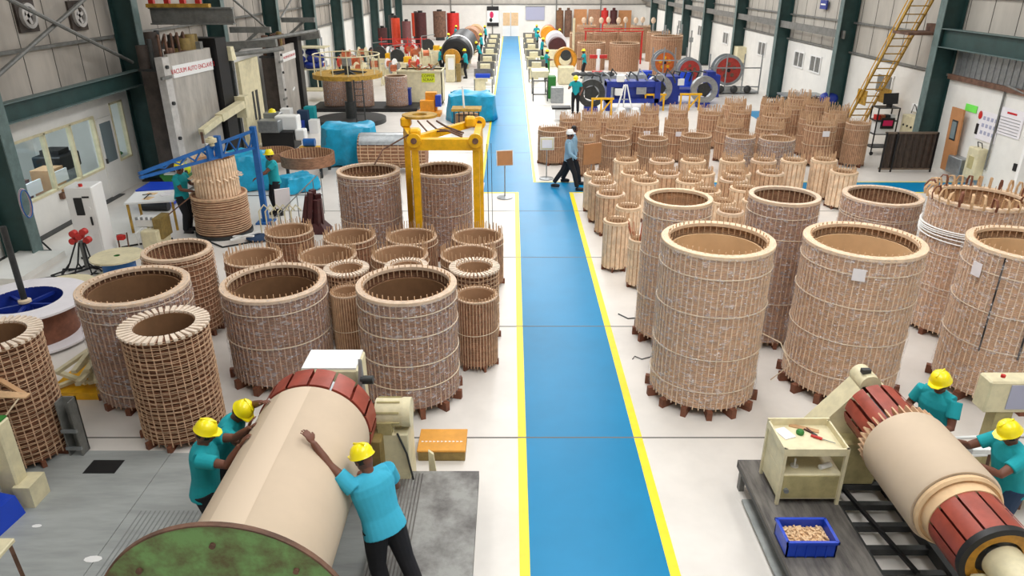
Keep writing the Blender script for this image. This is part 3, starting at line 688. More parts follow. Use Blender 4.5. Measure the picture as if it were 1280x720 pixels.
    if helmet:
        g = mb(helmet).xf(T @ Matrix.Rotation(.08, 4, 'X')); g.lathe([(.112, .03), (.118, .034), (.108, .05), (.104, .085), (.085, .125), (.05, .148), (.001, .156)], n=28)
        g.prism([(-.09, .075), (-.06, .14), (0, .16), (.06, .14), (.09, .075)], .034, .044, 'Z'); g.box((0, 0, .15), (.02, .16, .02), bev=.006)
        o = g.build('helmet', t, smooth=50); o.scale = (k, k, k)
    for s_ in (-1, 1):
        g = mb('eye').xf(T).ell((s_*.03, .086, .008), (.011, .006, .007), 10, 8); g.use('black').ell((s_*.03, .0915, .008), (.005, .002, .005), 8, 6)
        o = g.build('eye', t); o.scale = (k, k, k)
    if shirt in ('teal', 'sky_shirt') and vox < .013:
        g = mb('white').xf(Matrix.Translation(nk) @ RL.to_4x4()).lathe([(.062, -.012), (.072, -.03), (.068, -.008), (.06, .004)], n=20); o = g.build('collar', t); o.scale = (k, k, k)
    return t
def wl(loc, rz, p):   # world point -> a person's local frame
    v = Vector(p)-Vector(loc); return tuple(Matrix.Rotation(-rz, 3, 'Z') @ v)
# left roll crew
def crew(label, loc, rz, hw, **kw):
    kw.setdefault('fat', 1.14); return person(label, loc, rz, hands=[wl(loc, rz, h) for h in hw], **kw)
crew('worker in teal shirt with both hands on the paper roll, leftmost of the crew', (-3.12, 5.9, .02), R(-80), [(-2.62, 6.02, 1.56), (-2.60, 5.70, 1.58)], lean=.12, vox=.009, look=(-.35, 0), elbow=[(-.3, 0, -1), (.3, 0, -1)])
crew('worker in teal shirt stretching an arm over the top of the paper roll', (-3.2, 6.5, .02), R(-97), [(-2.42, 6.25, 1.80), (-2.66, 6.10, 1.53)], lean=.52, vox=.009, look=(-.4, -.3), H=1.66, elbow=[(-.3, 0, .3), (.3, 0, -1)])
crew('worker in pale blue shirt seen from behind on the right of the paper roll', (-1.22, 5.36, 0), R(46), [(-1.86, 5.5, 1.78), (-1.38, 5.75, 1.15)], lean=.34, fat=1.24, vox=.009, shirt='sky_shirt', look=(-.1, .15), H=1.72, feet=[(-.1, -.1, 0), (.16, -.3, 0)])
# right lathe crew
crew('worker in teal shirt standing behind the lathe near the tagged drum', (4.86, 6.98, 0), R(120), [(4.56, 6.98, 1.2), (4.60, 6.62, 1.12)][::-1], lean=.1, vox=.009, look=(-.4, 0), H=1.66)
crew('worker in teal shirt and jeans reaching to the lathe coil at the right edge', (5.12, 6.0, 0), R(95), [(4.56, 5.8, 1.3), (4.58, 6.15, 1.32)], lean=.22, vox=.009, pants='jeans', look=(-.4, 0), H=1.66)
# tower crew
crew('worker in teal shirt left of the winding tower', (-7.86, 16.55, 0), R(-100), [(-7.5, 16.75, 1.1), (-7.5, 16.4, 1.05)], lean=.08, vox=.014)
crew('worker right of the winding tower beside the blue post', (-6.05, 17.9, 0), R(125), [(-6.4, 17.35, 1.05), (-6.3, 17.75, 1.1)], lean=.05, vox=.014)
crew('worker half hidden behind the winding tower', (-7.55, 17.35, 0), R(-130), [(-7.3, 17.0, 1.2), (-7.4, 16.9, 1.15)], lean=.25, vox=.014)
person('man in pale blue shirt and white cap walking across the blue walkway', (1.62, 20.3, .004), R(-98), feet=[(-.1, -.42, .03), (.1, .3, 0)], hands=[(-.24, -.12, .82), (.27, .25, .95)], shirt='pale_shirt', helmet='white_helmet', vox=.013, short=False, H=1.7)
# ---------------------------------------------------------------- left foreground: paper roll on its mandrel
RX, RZ, RR = -2.12, 1.2, .595
t = thing('paper_roll', 'huge horizontal tan paper roll with a rust-stained green end disc', 'roll', (RX, 5.2, 0))
f = mb('paper_roll').lathe([(.3, -1.2), (RR, -1.2), (RR, 1.22), (.3, 1.22)], (0, 0, RZ), 96, 'Y'); f.build('paper_layers', t, smooth=30)
f = mb('paper_seam').lathe([(RR+.004, -1.19), (RR+.004, 1.215)], (0, 0, RZ), 14, 'Y', a0=R(86), a1=R(118)); f.build('seam_strip', t)
f = mb('rust').lathe([(.966, -1.262), (.98, -1.262), (.98, -1.22), (.966, -1.22)], (0, 0, RZ), 80, 'Y', closed=True); f.build('disc_rim', t)
f = mb('green_paint').lathe([(.001, -1.255), (.968, -1.255), (.968, -1.215), (.001, -1.215)], (0, 0, RZ), 80, 'Y'); e_ = f.build('end_disc', t)
f = mb('rust')
for i in range(8): a = i*pi/4; f.cyl((.8*cos(a), -1.28, RZ+.8*sin(a)), .022, .04, 10, 'Y')
f.build('bolt_heads', e_)
mb('dark_steel').cyl((0, -1.6, RZ), .09, 3.1, 24, 'Y').build('shaft', t)
for i in range(16):
    a = 2*pi*i/16; q = mb('red_pad').lathe([(.5, 1.24), (.61, 1.24), (.61, 1.56), (.5, 1.56)], (0, 0, RZ), 5, 'Y', closed=True, a0=a+.025, a1=a+2*pi/16-.025); q.build('mandrel_pad', t)
mb('galv').lathe([(.08, 1.26), (.5, 1.26), (.5, 1.54), (.08, 1.54)], (0, 0, RZ), 40, 'Y', closed=True).build('mandrel_core', t)
t = thing('winding_headstock', 'cream headstock cabinet with olive frame behind the red mandrel pads', 'machine', (-2.1, 7.1, 0))
mb('cream').b2(-.32, .34, .02, .5, 0, 1.58, bev=.02).build('cabinet', t)
mb('white').b2(-.3, .32, .04, .48, 1.58, 1.6).build('top_plate', t)
mb('drab').b2(.36, .64, -.45, .1, 0, .95, bev=.02).build('gearbox', t)
f = mb('galv').prism([(-.3, .9), (.1, .9), (-.02, 1.75)], .37, .41, 'X'); f.build('triangular_bracket', t, smooth=0)
f = mb('dark_steel').cyl((.41, -.05, 1.5), .05, .12, 12, 'X').cyl((.4, -.12, 1.55), .03, .14, 10, 'X'); f.build('valve', t)
f = mb('cream').cyl((.55, -.12, 1.12), .16, .30, 24, 'X').cyl((.85, -.12, 1.12), .17, .1, 24, 'X').box((.66, -.14, .96), (.2, .16, .16))
mo = f.build('motor', t)
f = mb('cream_dark')
for i in range(8): a = i*pi/4+.3; f.box((.7, -.12+.165*cos(a), 1.12+.165*sin(a)), (.26, .02, .02), rx=a)
f.build('cooling_fins', mo); mb('cream_dark').box((.66, -.25, 1.0), (.16, .1, .16)).build('terminal_box', mo)
mb('cream').b2(.62, .92, -.3, .15, .0, .93, bev=.01).build('motor_stand', t)
mb('dark_steel').tube([(.8, -.3, .95), (.9, -.34, .7), (.95, -.3, .3), (1.0, -.2, .02)], .012, 6).build('cable', t)
f = mb('cream').prism([(0, 0), (.1, 0), (.06, .45), (0, .5)], -.02, .02); o = f.build('guide_plate', loc=(-1.0, 7.1, 0), smooth=0, label='thin cream guide plate standing beside the motor', cat='plate')
t = thing('orange_step_box', 'orange wooden box with row of white arrows on its lid', 'box', (-.9, 7.78, 0))
mb('drab').b2(-.3, .3, -.23, .23, 0, .14, bev=.008).build('body', t); l_ = mb('sign_orange').b2(-.31, .31, -.24, .24, .14, .17, bev=.006).build('lid', t)
f = mb('white')
for i in range(11): f.prism([(-.27+i*.05, -.06), (-.235+i*.05, -.045), (-.27+i*.05, -.03)], .171, .173, 'Z')
f.build('arrow_marks', l_, smooth=0)
t = thing('steel_platform', 'worn grey ribbed steel platform between roll and walkway', 'platform', (0, 0, 0))
f = mb('plate').b2(-1.46, -.39, 3.2, 6.95, .27, .31); f.build('deck', t, smooth=0)
f = mb('plate_dark')
for i in range(11): f.b2(-1.44+i*.038, -1.425+i*.038, 3.2, 6.9, .31, .316)
f.build('ribs', t, smooth=0)
f = mb('dark_steel').b2(-.42, -.39, 3.2, 6.95, .2, .27).b2(-1.46, -1.43, 3.2, 6.95, .2, .27).b2(-1.46, -.39, 6.92, 6.95, .2, .27); f.build('edge_frame', t, smooth=0)
for x in (-1.42, -.44):
    for y in (3.4, 5.1, 6.85): mb('dark_steel').box((x, y, .1), (.06, .06, .2)).build('leg', t, smooth=0)
mb('galv').box((-.375, 5.25, .24), (.03, .08, .03)).build('lock_tab', t, smooth=0)
f = mb('dais').b2(-7.6, -4.43, 2.5, 7.75, 0, .016); o = f.build('floor_plate', smooth=0, label='flat grey steel floor plate left of the dark joint', cat='floor plate')
f = mb('dais').b2(-4.42, -1.5, 2.5, 7.7, 0, .016)
o = f.build('floor_plate', smooth=0, label='grey ribbed steel floor plate under the roll crew', cat='floor plate')
f = mb('rib_grey')
for i in range(26): f.b2(-4.3+i*.055, -4.285+i*.055, 2.5, 6.6, .016, .019)
f.build('ribs', o, smooth=0)
t = thing('wooden_stool', 'paint-stained wooden stool at the bottom left corner', 'stool', (-5.02, 5.2, .016))
mb('cream').b2(-.28, .22, -.16, .2, .66, .71, bev=.01).build('seat', t)
for x in (-.24, .18):
    for y in (-.12, .16): mb('rust').bar((x*1.1, y*1.1, 0), (x, y, .67), .035).build('leg', t, smooth=0)
mb('rust').bar((-.24, -.12, .3), (.18, -.12, .3), .025).build('stretcher', t, smooth=0)
# left winding machine
t = thing('coil_winding_frame', 'cream winding frame with slanted rails at the left edge', 'machine', (-6.05, 6.75, 0))
f = mb('cream').b2(.12, .34, -.05, .15, .016, 1.12, bev=.02); f.use('green_box').b2(.13, .33, -.03, .13, 1.12, 1.14); f.build('post', t)
for i, (z, y) in enumerate(((1.15, -.25), (.8, -.3), (.55, -.35))):
    f = mb('cream').bar((-1.3, y-.5, z-.35), (.2, y+.25, z), .11, .08); f.build('rail', t, smooth=0)
mb('drab').b2(-.9, .1, -.5, -.1, .016, .55).cyl((-.3, -.51, .4), .09, .04, 20, 'Y').build('base_box', t)
mb('cream').b2(.3, .5, -.1, .2, .016, .3).build('foot', t)
t = thing('conductor_strands', 'bundle of pale conductor strands bent over the cream frame', 'strands', (-5.9, 6.9, 0))
for i in range(9):
    mb('strip').tube([(-1.5, -.5+.05*i, .9+.03*i), (-.8, -.1+.03*i, 1.2+.02*i), (-.2, .15, 1.28+.01*i), (.25, .25+.01*i, 1.2)], .013, 6).build('strand', t)
mb('tape').tube([(.2, .2, 1.22), (.0, 0, .95), (-.25, -.2, .5), (-.28, -.3, .2)], .01, 6).build('strand', t)
mb('kraft').bar((-.5, .5, 1.55), (.2, .35, 1.15), .06, .03).build('strand_guide', t, smooth=0)
t = thing('steel_upright', 'short grey steel channel upright by the netted drum at left', 'post', (-5.62, 7.72, .016))
mb('grey_steel').b2(-.09, -.07, -.08, .08, 0, .8).b2(.07, .09, -.08, .08, 0, .8).b2(-.09, .09, .06, .08, 0, .8).build('channel', t, smooth=0); mb('galv').b2(-.1, .1, -.1, -.07, .36, .4).build('clamp', t, smooth=0); mb('galv').b2(-.1, .1, -.1, -.07, .1, .14).build('clamp', t, smooth=0)
f = mb('crate_blue').add([(-.5, -.4, .3), (.25, -.1, .3), (.3, .35, .28), (-.5, .5, .34), (-.5, -.4, .016), (.28, -.1, .016), (.34, .37, .016), (-.5, .5, .016)], [(0, 1, 2, 3), (4, 5, 1, 0), (5, 6, 2, 1), (6, 7, 3, 2), (7, 4, 0, 3), (7, 6, 5, 4)])
f.build('covered_bin', loc=(-5.95, 6.2, .0), smooth=0, label='bright blue sheeted bin at the left edge by the strands', cat='bin')
mb('black').b2(-5.35, -4.95, 7.28, 7.55, .0165, .018).build('floor_pit', smooth=0, label='dark rectangular floor opening beside the slotted drum', cat='opening')
f = MB().use('white')
for (x, y, r_) in ((-5.35, 6.35, .04), (-4.45, 5.85, .07)):
    g = mb('white').lathe([(.001, .003), (r_, .002), (r_, 0)], n=9); g.build('paper_scrap', loc=(x, y, .017), smooth=0, label='small white paper scrap on the grey floor plate, %s' % ('by the stool side' if r_ > .05 else 'nearer the cream frame'), cat='scrap').scale = (1.4, .7, 1)
# big cable reels at left
def reel(name, label, loc, r, rh, w, core, corem, flm, hole=.3, holem='machine_blue', z0=.05):
    t = thing(name, label, 'reel', loc)
    for z in (z0, z0+w): mb(flm).lathe([(hole*r, z), (r, z), (r, z+.035), (hole*r, z+.035)], n=48, closed=True).build('flange', t)
    mb(corem).lathe([(core*r, z0+.035), (core*r, z0+w)], n=48).build('core', t)
    f = mb(holem).lathe([(hole*r, z0+w+.035), (hole*r*.98, z0+w-.1), (hole*r*.9, z0)], n=40)
    for i in range(5): a = i*2*pi/5; f.box((hole*r*.5*cos(a), hole*r*.5*sin(a), z0+w-.06), (hole*r, .05, .05), rz=a)
    f.lathe([(.001, z0+w-.03), (.09*r, z0+w-.03), (.09*r, z0)], n=20); f.build('hub', t)
    return t
t = reel('cable_reel', 'large white-flanged cable reel with dark blue hub and pole at left', (-8.2, 11.0, 0), .98, 0, .62, .72, 'wood_block', 'galvw' if 'galvw' in M else 'paper', hole=.58)
mb('dark_steel').tube([(0, 0, .05), (0, 0, 2.0)], .05, 12).build('centre_pole', t); mb('tape').lathe([(.05, .72), (.1, .7), (.1, .66)], n=16).build('pole_collar', t)
reel('cable_reel', 'smaller white reel with bright blue core behind the film-wrapped drum', (-8.0, 13.6, 0), .50, 0, .42, .62, 'crane_blue', 'cream', hole=.12, holem='green_box')
reel('cable_reel', 'cream-flanged reel with blue core behind the large white reel', (-8.25, 12.15, 0), .52, 0, .4, .62, 'crane_blue', 'cream', hole=.2)
# pallet of cream steel parts
t = thing('steel_parts_pallet', 'heap of cream steel offcuts on a yellow pallet by the film-wrapped drum', 'pallet', (-6.35, 9.6, 0))
mb('yellow').b2(-.45, .45, -.6, .6, .0, .12).build('pallet_base', t, smooth=0)
for i in range(14):
    a = rnd.uniform(0, 3); x, y = rnd.uniform(-.3, .3), rnd.uniform(-.5, .5)
    mb('cream').bar((x-.3*cos(a), y-.35*sin(a), .15+.03*i), (x+.3*cos(a), y+.35*sin(a), .2+.035*i), .07, .05).build('offcut', t, smooth=0)
# ---------------------------------------------------------------- right foreground: lathe with wound core
AX, AZ = 4.16, 1.12
t = thing('wound_core', 'red-barred core with thick cream coil turning on the lathe', 'coil', (AX, 5.8, 0))
for i in range(12):
    a = 2*pi*i/12
    mb('red_pad').lathe([(.26, .5), (.335, .5), (.335, 1.22), (.26, 1.22)], (0, 0, AZ), 4, 'Y', closed=True, a0=a+.05, a1=a+2*pi/12-.05).build('red_bar', t)
for i in range(12):
    a = 2*pi*i/12
    mb('red_pad').lathe([(.27, -1.05), (.34, -1.05), (.34, -.6), (.27, -.6)], (0, 0, AZ), 4, 'Y', closed=True, a0=a+.03, a1=a+2*pi/12-.03).build('red_bar', t)
mb('galv').lathe([(.001, -1.0), (.25, -1.0), (.25, 1.15), (.001, 1.15)], (0, 0, AZ), 32, 'Y').build('mandrel', t)
mb('paper_roll').lathe([(.26, .52), (.43, .52), (.44, .48), (.44, -.42), (.42, -.45), (.3, -.45)], (0, 0, AZ), 64, 'Y').build('coil_body', t)
mb('kraft_light').lathe([(.3, -.45), (.40, -.46), (.405, -.50), (.38, -.52), (.375, -.50), (.35, -.5), (.35, -.62), (.3, -.62)], (0, 0, AZ), 64, 'Y').build('coil_collar', t)
for i in range(36):
    a = 2*pi*i/36; mb('pin').box((.385*cos(a), .59, AZ+.385*sin(a)), (.075, .15, .016), ry=-a).build('end_spacer', t, smooth=0)
f = mb('strip')
for i in range(44): a = 2*pi*i/44; f.box((.382*cos(a), -.475, AZ+.382*sin(a)), (.006, .03, .02), ry=-a)
f.build('crimped_edge', t, smooth=0)
mb('black').lathe([(.34, -1.05), (.35, -1.12), (.3, -1.13), (.3, -1.05)], (0, 0, AZ), 48, 'Y', closed=True).build('end_ring', t)
mb('ochre_ring').lathe([(.2, -1.1), (.3, -1.1), (.3, -1.02), (.2, -1.02)], (0, 0, AZ), 48, 'Y', closed=True).build('inner_ring', t)
t = thing('lathe_headstock', 'cream slanted headstock holding the red-barred core', 'machine', (AX, 7.15, 0))
mb('cream').prism([(-.72, 0), (.3, 0), (.3, .75), (.2, 1.3), (-.1, 1.35), (-.72, .55)], .0, .3).build('housing', t, smooth=0)
mb('cream').cyl((0, -.1, AZ), .15, .2, 24, 'Y').cyl((-.02, .0, AZ+.24), .12, .3, 20, 'Y').build('bearing_nose', t)
mb('dark_steel').cyl((0, -.16, AZ), .11, .1, 20, 'Y').box((-.06, .1, 1.5), (.1, .06, .05)).build('chuck', t)
mb('cream_dark').b2(-.55, .15, -.22, .0, .12, .72, bev=.02).build('front_cover', t)
mb('black').cyl((-.3, -.005, .62), .02, .01, 10, 'Y').build('port', t)
t = thing('tailstock', 'cream tailstock block at the near end of the red-barred core', 'machine', (AX+.02, 4.45, 0))
mb('cream').b2(-.25, .3, -.5, .25, .1, 1.0, bev=.03).cyl((0, -.2, AZ), .17, .44, 24, 'Y').build('housing', t); mb('galv').cyl((0, .2, AZ), .07, .2, 16, 'Y').build('spindle', t)
t = thing('lathe_bed', 'black ladder-like steel bed frame under the lathe', 'frame', (0, 0, 0))
f = mb('dark_steel').b2(3.66, 3.76, 4.2, 7.1, .04, .16).b2(4.42, 4.6, 4.2, 7.1, .04, .18)
for y in (4.3, 4.75, 5.2, 5.55, 5.9, 6.25, 6.6, 6.95): f.b2(3.7, 4.5, y-.035, y+.035, .05, .13)
f.build('bed_rails', t, smooth=0); mb('black').bar((3.85, 6.9, .2), (4.1, 5.5, .16), .04).build('drag_rod', t, smooth=0)
for x in (3.71, 4.5):
    for y in (4.4, 5.6, 6.9): mb('black').box((x, y, .02), (.12, .12, .04)).build('foot', t, smooth=0)
f = mb('rubber').tube([(4.3, 5.3, .15), (4.15, 5.15, .03), (4.4, 5.05, .02), (4.8, 5.1, .02), (5.0, 4.8, .02)], .012, 6).build('cable', t)
t = thing('work_platform', 'long worn wooden-grey platform under the cream trolley', 'platform', (0, 0, 0))
mb('plate_dark').b2(2.73, 3.62, 3.2, 7.14, .29, .33).build('deck', t, smooth=0)
mb('dark_steel').b2(2.73, 2.76, 3.2, 7.14, .23, .29).b2(3.59, 3.62, 3.2, 7.14, .23, .29).b2(2.73, 3.62, 7.1, 7.14, .23, .29).build('edge_frame', t, smooth=0)
mb('dais').b2(2.70, 2.82, 3.2, 6.75, .03, .06).build('lower_rail', t, smooth=0)
for x in (2.76, 3.58):
    for y in (3.4, 5.2, 7.0): mb('grey_steel').box((x, y, .12), (.06, .08, .24)).build('leg', t, smooth=0)
t = thing('tool_trolley', 'cream metal tool trolley with open shelf and tools on top', 'trolley', (3.26, 6.62, .33))
W_, D_, H_ = .33, .27, .74
for sx in (-1, 1):
    for sy in (-1, 1): mb('cream').box((sx*W_, sy*D_, H_/2), (.035, .035, H_)).build('leg', t, smooth=0)
mb('cream').b2(-W_, W_, -D_, D_, .06, .40, bev=.01).build('cupboard', t)
mb('cream_dark').b2(-W_+.03, W_-.03, -D_-.008, -D_, .09, .38).build('door', t)
mb('cream').b2(-W_, W_, -D_, D_, H_-.09, H_-.07).b2(-W_-.02, W_+.02, -D_-.015, -D_+.005, H_-.09, H_).b2(-W_-.02, W_+.02, D_-.005, D_+.015, H_-.09, H_+.02).b2(-W_-.02, -W_, -D_, D_, H_-.09, H_).b2(W_, W_+.02, -D_, D_, H_-.09, H_).build('top_tray', t, smooth=0)
mb('cream').b2(-W_, W_, D_-.02, D_, .4, H_-.09).b2(-W_, -W_+.012, -D_, D_, .4, H_-.09).build('back_panel', t, smooth=0)
lk = mb('galv').cyl((-W_+.07, -D_-.04, .2), .028, .04, 14, 'Y').build('padlock', t)
tz = .33+H_-.07
t2 = thing('screwdriver', 'red handled screwdriver lying on the trolley top', 'tool', (3.42, 6.6, tz+.016), R(-35)); mb('red').cyl((-.12, 0, 0), .016, .12, 10, 'X').build('handle', t2); mb('galv').cyl((0, 0, 0), .005, .14, 8, 'X').build('shaft', t2)
t2 = thing('pliers', 'pliers with dark red grips on the trolley top', 'tool', (3.36, 6.72, tz+.01), R(-60)); mb('maroon').bar((-.1, -.02, 0), (0, 0, 0), .016).build('grip', t2); mb('maroon').bar((-.1, .02, 0), (0, 0, 0), .016).build('grip', t2); mb('dark_steel').bar((0, 0, 0), (.06, 0, 0), .025, .012).build('jaws', t2)
mb('green_box').lathe([(.001, 0), (.04, 0), (.045, .03), (.03, .05), (.001, .05)], n=16).build('tape_roll', loc=(3.22, 6.72, tz), label='small bright green lump of tape on the trolley top', cat='tape')
mb('kraft').b2(-.16, .16, -.03, .03, 0, .012).build('wooden_lath', loc=(3.3, 6.82, tz), rz=R(-25), label='brown wooden lath lying along the back of the trolley top', cat='slat')
mb('paper').b2(-.07, .07, -.1, .1, 0, .012).build('folded_paper', loc=(3.05, 6.72, tz), rz=R(20), label='folded white paper on the left of the trolley top', cat='paper')
mb('white').cyl((-.07, 0, .03), .03, .14, 16, 'X').build('paper_cup', loc=(3.44, 6.46, .33+.4), rz=R(20), label='white rolled cloth on the open trolley shelf', cat='cloth')
mb('white').cyl((0, 0, 0), .045, .01, 16).cyl((0, 0, .01), .012, .09, 12).build('switch_knob', loc=(3.12, 6.5, .73), label='white spool standing on the open trolley shelf', cat='spool')
t = thing('parts_crate', 'bright blue plastic crate of pale wood chips on the platform', 'crate', (3.0, 5.72, .33))
f = mb('crate_blue').b2(-.25, .25, -.17, .17, 0, .012)
for a in (-1, 1): f.b2(min(a*.25, a*.235), max(a*.25, a*.235), -.17, .17, 0, .2).b2(-.25, .25, min(a*.17, a*.155), max(a*.17, a*.155), 0, .2)
f.b2(-.265, -.25, -.185, .185, .17, .2).b2(.25, .265, -.185, .185, .17, .2).b2(-.265, .265, -.185, -.17, .17, .2).b2(-.265, .265, .17, .185, .17, .2)
for x in (-.15, -.05, .05, .15): f.b2(x-.006, x+.006, -.178, -.17, 0, .17)
f.build('crate_body', t, smooth=0)
f = mb('kraft_light')
for i in range(170): f.box((rnd.uniform(-.2, .2), rnd.uniform(-.13, .13), .1+.03*rnd.random()), (.05, .02, .012), rz=rnd.uniform(0, 6), rx=rnd.uniform(-.6, .6), ry=rnd.uniform(-.6, .6))
f.b2(-.23, .23, -.15, .15, .012, .1); f.build('wood_chips', smooth=0, loc=(3.0, 5.72, .33), label='pale wood chips heaped in the blue crate', cat='wood chips', kind='stuff')
t = thing('control_console', 'cream control console with lavender screen at the right edge', 'console', (5.75, 7.25, 0))
mb('cream').b2(-.24, .4, -.12, .12, 1.0, 1.42, bev=.02).build('head', t); mb('screen').b2(0, .36, -.13, -.12, 1.06, 1.38).build('screen', t, smooth=0); mb('cream_dark').b2(-.05, .15, -.08, .08, 0, 1.0).b2(-.25, .35, -.2, .2, 0, .05).build('stand', t)
mb('red').cyl((-.15, -.14, 1.5), .025, .03, 12).build('stop_button', t)
t = thing('cable_guide_rack', 'low pipe rack with white rails behind the right-hand workers', 'rack', (5.3, 6.7, 0))
for i, z in enumerate((.45, .62, .8)): mb('white').tube([(-.5, .1*i, z), (.9, .1*i+.1, z)], .02, 8).build('rail', t)
for x in (-.4, .1, .6): mb('rust').tube([(x, -.05, 0), (x, .0, .85)], .018, 8).build('upright', t)
mb('grey_steel').b2(.1, .9, -.2, .3, .3, .34).build('shelf', t, smooth=0)
mb('white').b2(-.15, .15, -.05, .05, 0, .06).build('roller_block', loc=(5.25, 6.62, .83), label='white roller block on the pipe rack between the two right workers', cat='block')
for i, (x, y) in enumerate(((4.15, 11.6), (4.5, 10.4))): pass
mb('dark_steel').tube([(2.3, 10.3, .01), (2.1, 10.2, .01), (2.0, 10.3, .01), (1.95, 10.2, .01)], .008, 5).build('loose_strap', label='thin strap curled on the floor left of the nearest right drum', cat='strap')
mb('dark_steel').tube([(1.95, 11.9, .01), (2.1, 11.7, .01), (2.35, 11.75, .01)], .012, 5).build('loose_strap', label='dark strap on the floor beside the tall drum behind', cat='strap')
mb('tape').tube([(3.5, 9.0, 1.1), (3.75, 8.9, 1.0), (3.85, 8.7, .75), (3.7, 8.9, .4)], .008, 5).build('hanging_string', label='pale string trailing between the two huge right drums', cat='string')
# ---------------------------------------------------------------- mid left
# yellow lifting frame straddling a drum
t = thing('lifting_frame', 'yellow four-legged coil lifting frame with beams and chains', 'lifting frame', (0, 0, 0))
LG = [(-1.93, 14.25), (-.72, 14.25), (-2.28, 15.6), (-.72, 16.1)]
ZT = 2.62
for x, y in LG:
    mb('yellow').box((x, y, ZT/2), (.13, .15, ZT)).box((x, y, .02), (.25, .3, .04)).build('leg', t, smooth=0)
f = mb('yellow').b2(-2.05, -.6, 14.15, 14.35, ZT-.1, ZT+.12).bar((-1.93, 14.25, ZT), (-2.28, 15.6, ZT), .14, .2).bar((-.72, 14.25, ZT), (-.72, 16.1, ZT), .14, .2).bar((-1.93, 14.25, ZT+.1), (-.72, 16.1, ZT+.12), .12, .14)
f.build('top_beam', t, smooth=0)
for x, y in LG[:2]+LG[3:]:
    w = mb('yellow').cyl((x, y-.16, ZT+.1), .14, .08, 20, 'Y'); w.use('rust').cyl((x, y-.18, ZT+.1), .06, .12, 14, 'Y'); w.build('pulley', t)
for x, y in ((-2.28, 15.6), (-.9, 15.6), (-1.93, 14.3)): mb('yellow').box((x, y, ZT+.2), (.22, .26, .22), bev=.04).build('end_block', t)
mb('yellow_dark').lathe([(.16, 0), (.38, 0), (.38, .05), (.16, .05)], (-2.0, 15.75, ZT+.28), 32, closed=True).build('top_ring', t)
for k in range(3): mb('rust').tube([(-2.0+.2*k, 15.4, ZT+.25), (-1.75+.2*k, 14.9, ZT+.12+.05*k), (-1.3+.1*k, 14.6, ZT+.2), (-1.0, 14.4+.2*k, ZT+.12)], .02, 6).build('chain', t)
mb('rust').tube([(-2.7, 13.9, 2.3), (-2.55, 14.1, 2.55), (-2.0, 14.4, ZT+.2)], .018, 6).build('sling', t)
mb('dark_steel').tube([(-.5, 14.3, ZT), (-.48, 14.3, 0.02)], .008, 5).tube([(-.42, 14.35, ZT), (-.40, 14.35, .02)], .006, 5).build('hanging_wires', t)
# draped tarps
def tarp(label, loc, d, rz=0, seed=1, droop=.25):
    r2 = random.Random(seed); n = 26; vs = []; x, y, z = d
    for i in range(n+1):
        for j in range(n+1):
            u, v = i/n*2-1, j/n*2-1; m = max(abs(u), abs(v))
            fx = u*(1+.12*sin(5*v+seed)); fy = v*(1+.1*sin(4*u+seed*2))
            dr = max(0, (m-.6)/.4); zz = z*(1-dr*.98)
            zz += .05*sin(6*u+seed)*cos(5*v+seed*1.3)*z+r2.uniform(-.015, .015)
            q = (min(m, .6)/.6*.88+.12*dr+.025*dr*sin(11*atan2(v, u)+seed))/max(m, 1e-6)
            vs.append((fx*x/2*q, fy*y/2*q, max(.02, zz)))
    fs = [(i*(n+1)+j, (i+1)*(n+1)+j, (i+1)*(n+1)+j+1, i*(n+1)+j+1) for i in range(n) for j in range(n)]
    o = mb('tarp').add(vs, fs).build('tarpaulin', loc=loc, rz=rz, smooth=50, label=label, cat='tarpaulin')
    so = o.modifiers.new('t', 'SOLIDIFY'); so.thickness = .012
    return o
tarp('bright blue tarpaulin draped over a tall machine beside the foil-covered cylinder', (-5.35, 23.6, 0), (1.75, 1.3, 1.25), .2, 1)
tarp('bright blue tarpaulin over a crate beside the far walkway', (-1.75, 31.6, 0), (2.0, 1.9, 1.1), .1, 3)
tarp('bright blue tarpaulin behind the winding tower', (-7.75, 20.6, 0), (1.4, 1.3, 1.0), .3, 5)
tarp('low bright blue tarpaulin heap on the floor right of the blue crane post', (-6.2, 20.2, 0), (1.0, .8, .45), .8, 6)
# lying cylinder with foil
t = thing('foil_wrapped_cylinder', 'slatted cylinder lying on its side with silver foil on top', 'cylinder', (-3.75, 22.6, 0))
mb('kraft_a').cyl((-1.05, 0, .62), .52, 2.1, 40, 'X').build('winding', t)
f = mb('strip_b')
for i in range(30): a = 2*pi*i/30; f.box((0, .53*cos(a), .62+.53*sin(a)), (2.1, .03, .02), rx=a+pi/2)
for i in range(9):
    f.tube([(-.95+i*.235, .545*cos(a_), .62+.545*sin(a_)) for a_ in [k*pi/14 for k in range(29)]], .014, 5, cap=False)
f.build('lattice_strips', t, smooth=0)
mb('galv').lathe([(.56, -1.0), (.565, -.3), (.56, .4), (.565, 1.0)], (0, 0, .62), 24, 'X', a0=R(30), a1=R(150)).build('foil_sheet', t)
for x in (-.7, .7): mb('wood_block').box((x, 0, .06), (.2, .9, .12)).build('cradle', t, smooth=0)
t = thing('maroon_clamp_stack', 'dark maroon stack of clamp bars left of the tall film-wrapped drum', 'clamps', (-4.75, 16.6, 0))
for i in range(7):
    a = .9*i; mb('maroon').bar((.25*cos(a)-.1, .2*sin(a), 0), (.14*cos(a), .12*sin(a), .8+.1*(i % 3)), .15, .1).build('clamp_bar', t, smooth=0)
mb('maroon').box((-.1, 0, .12), (.85, .6, .24), taper=.6).build('base', t, smooth=0)
mb('galv').cyl((0, -.0, .5), .06, .5, 12, 'Y').build('pin', t)
t = thing('safety_railing', 'thin grey slanted railing between the crane post and the maroon stack', 'railing', (0, 0, 0))
P0, P1 = Vector((-5.5, 15.6, .55)), Vector((-4.9, 18.0, 1.1))
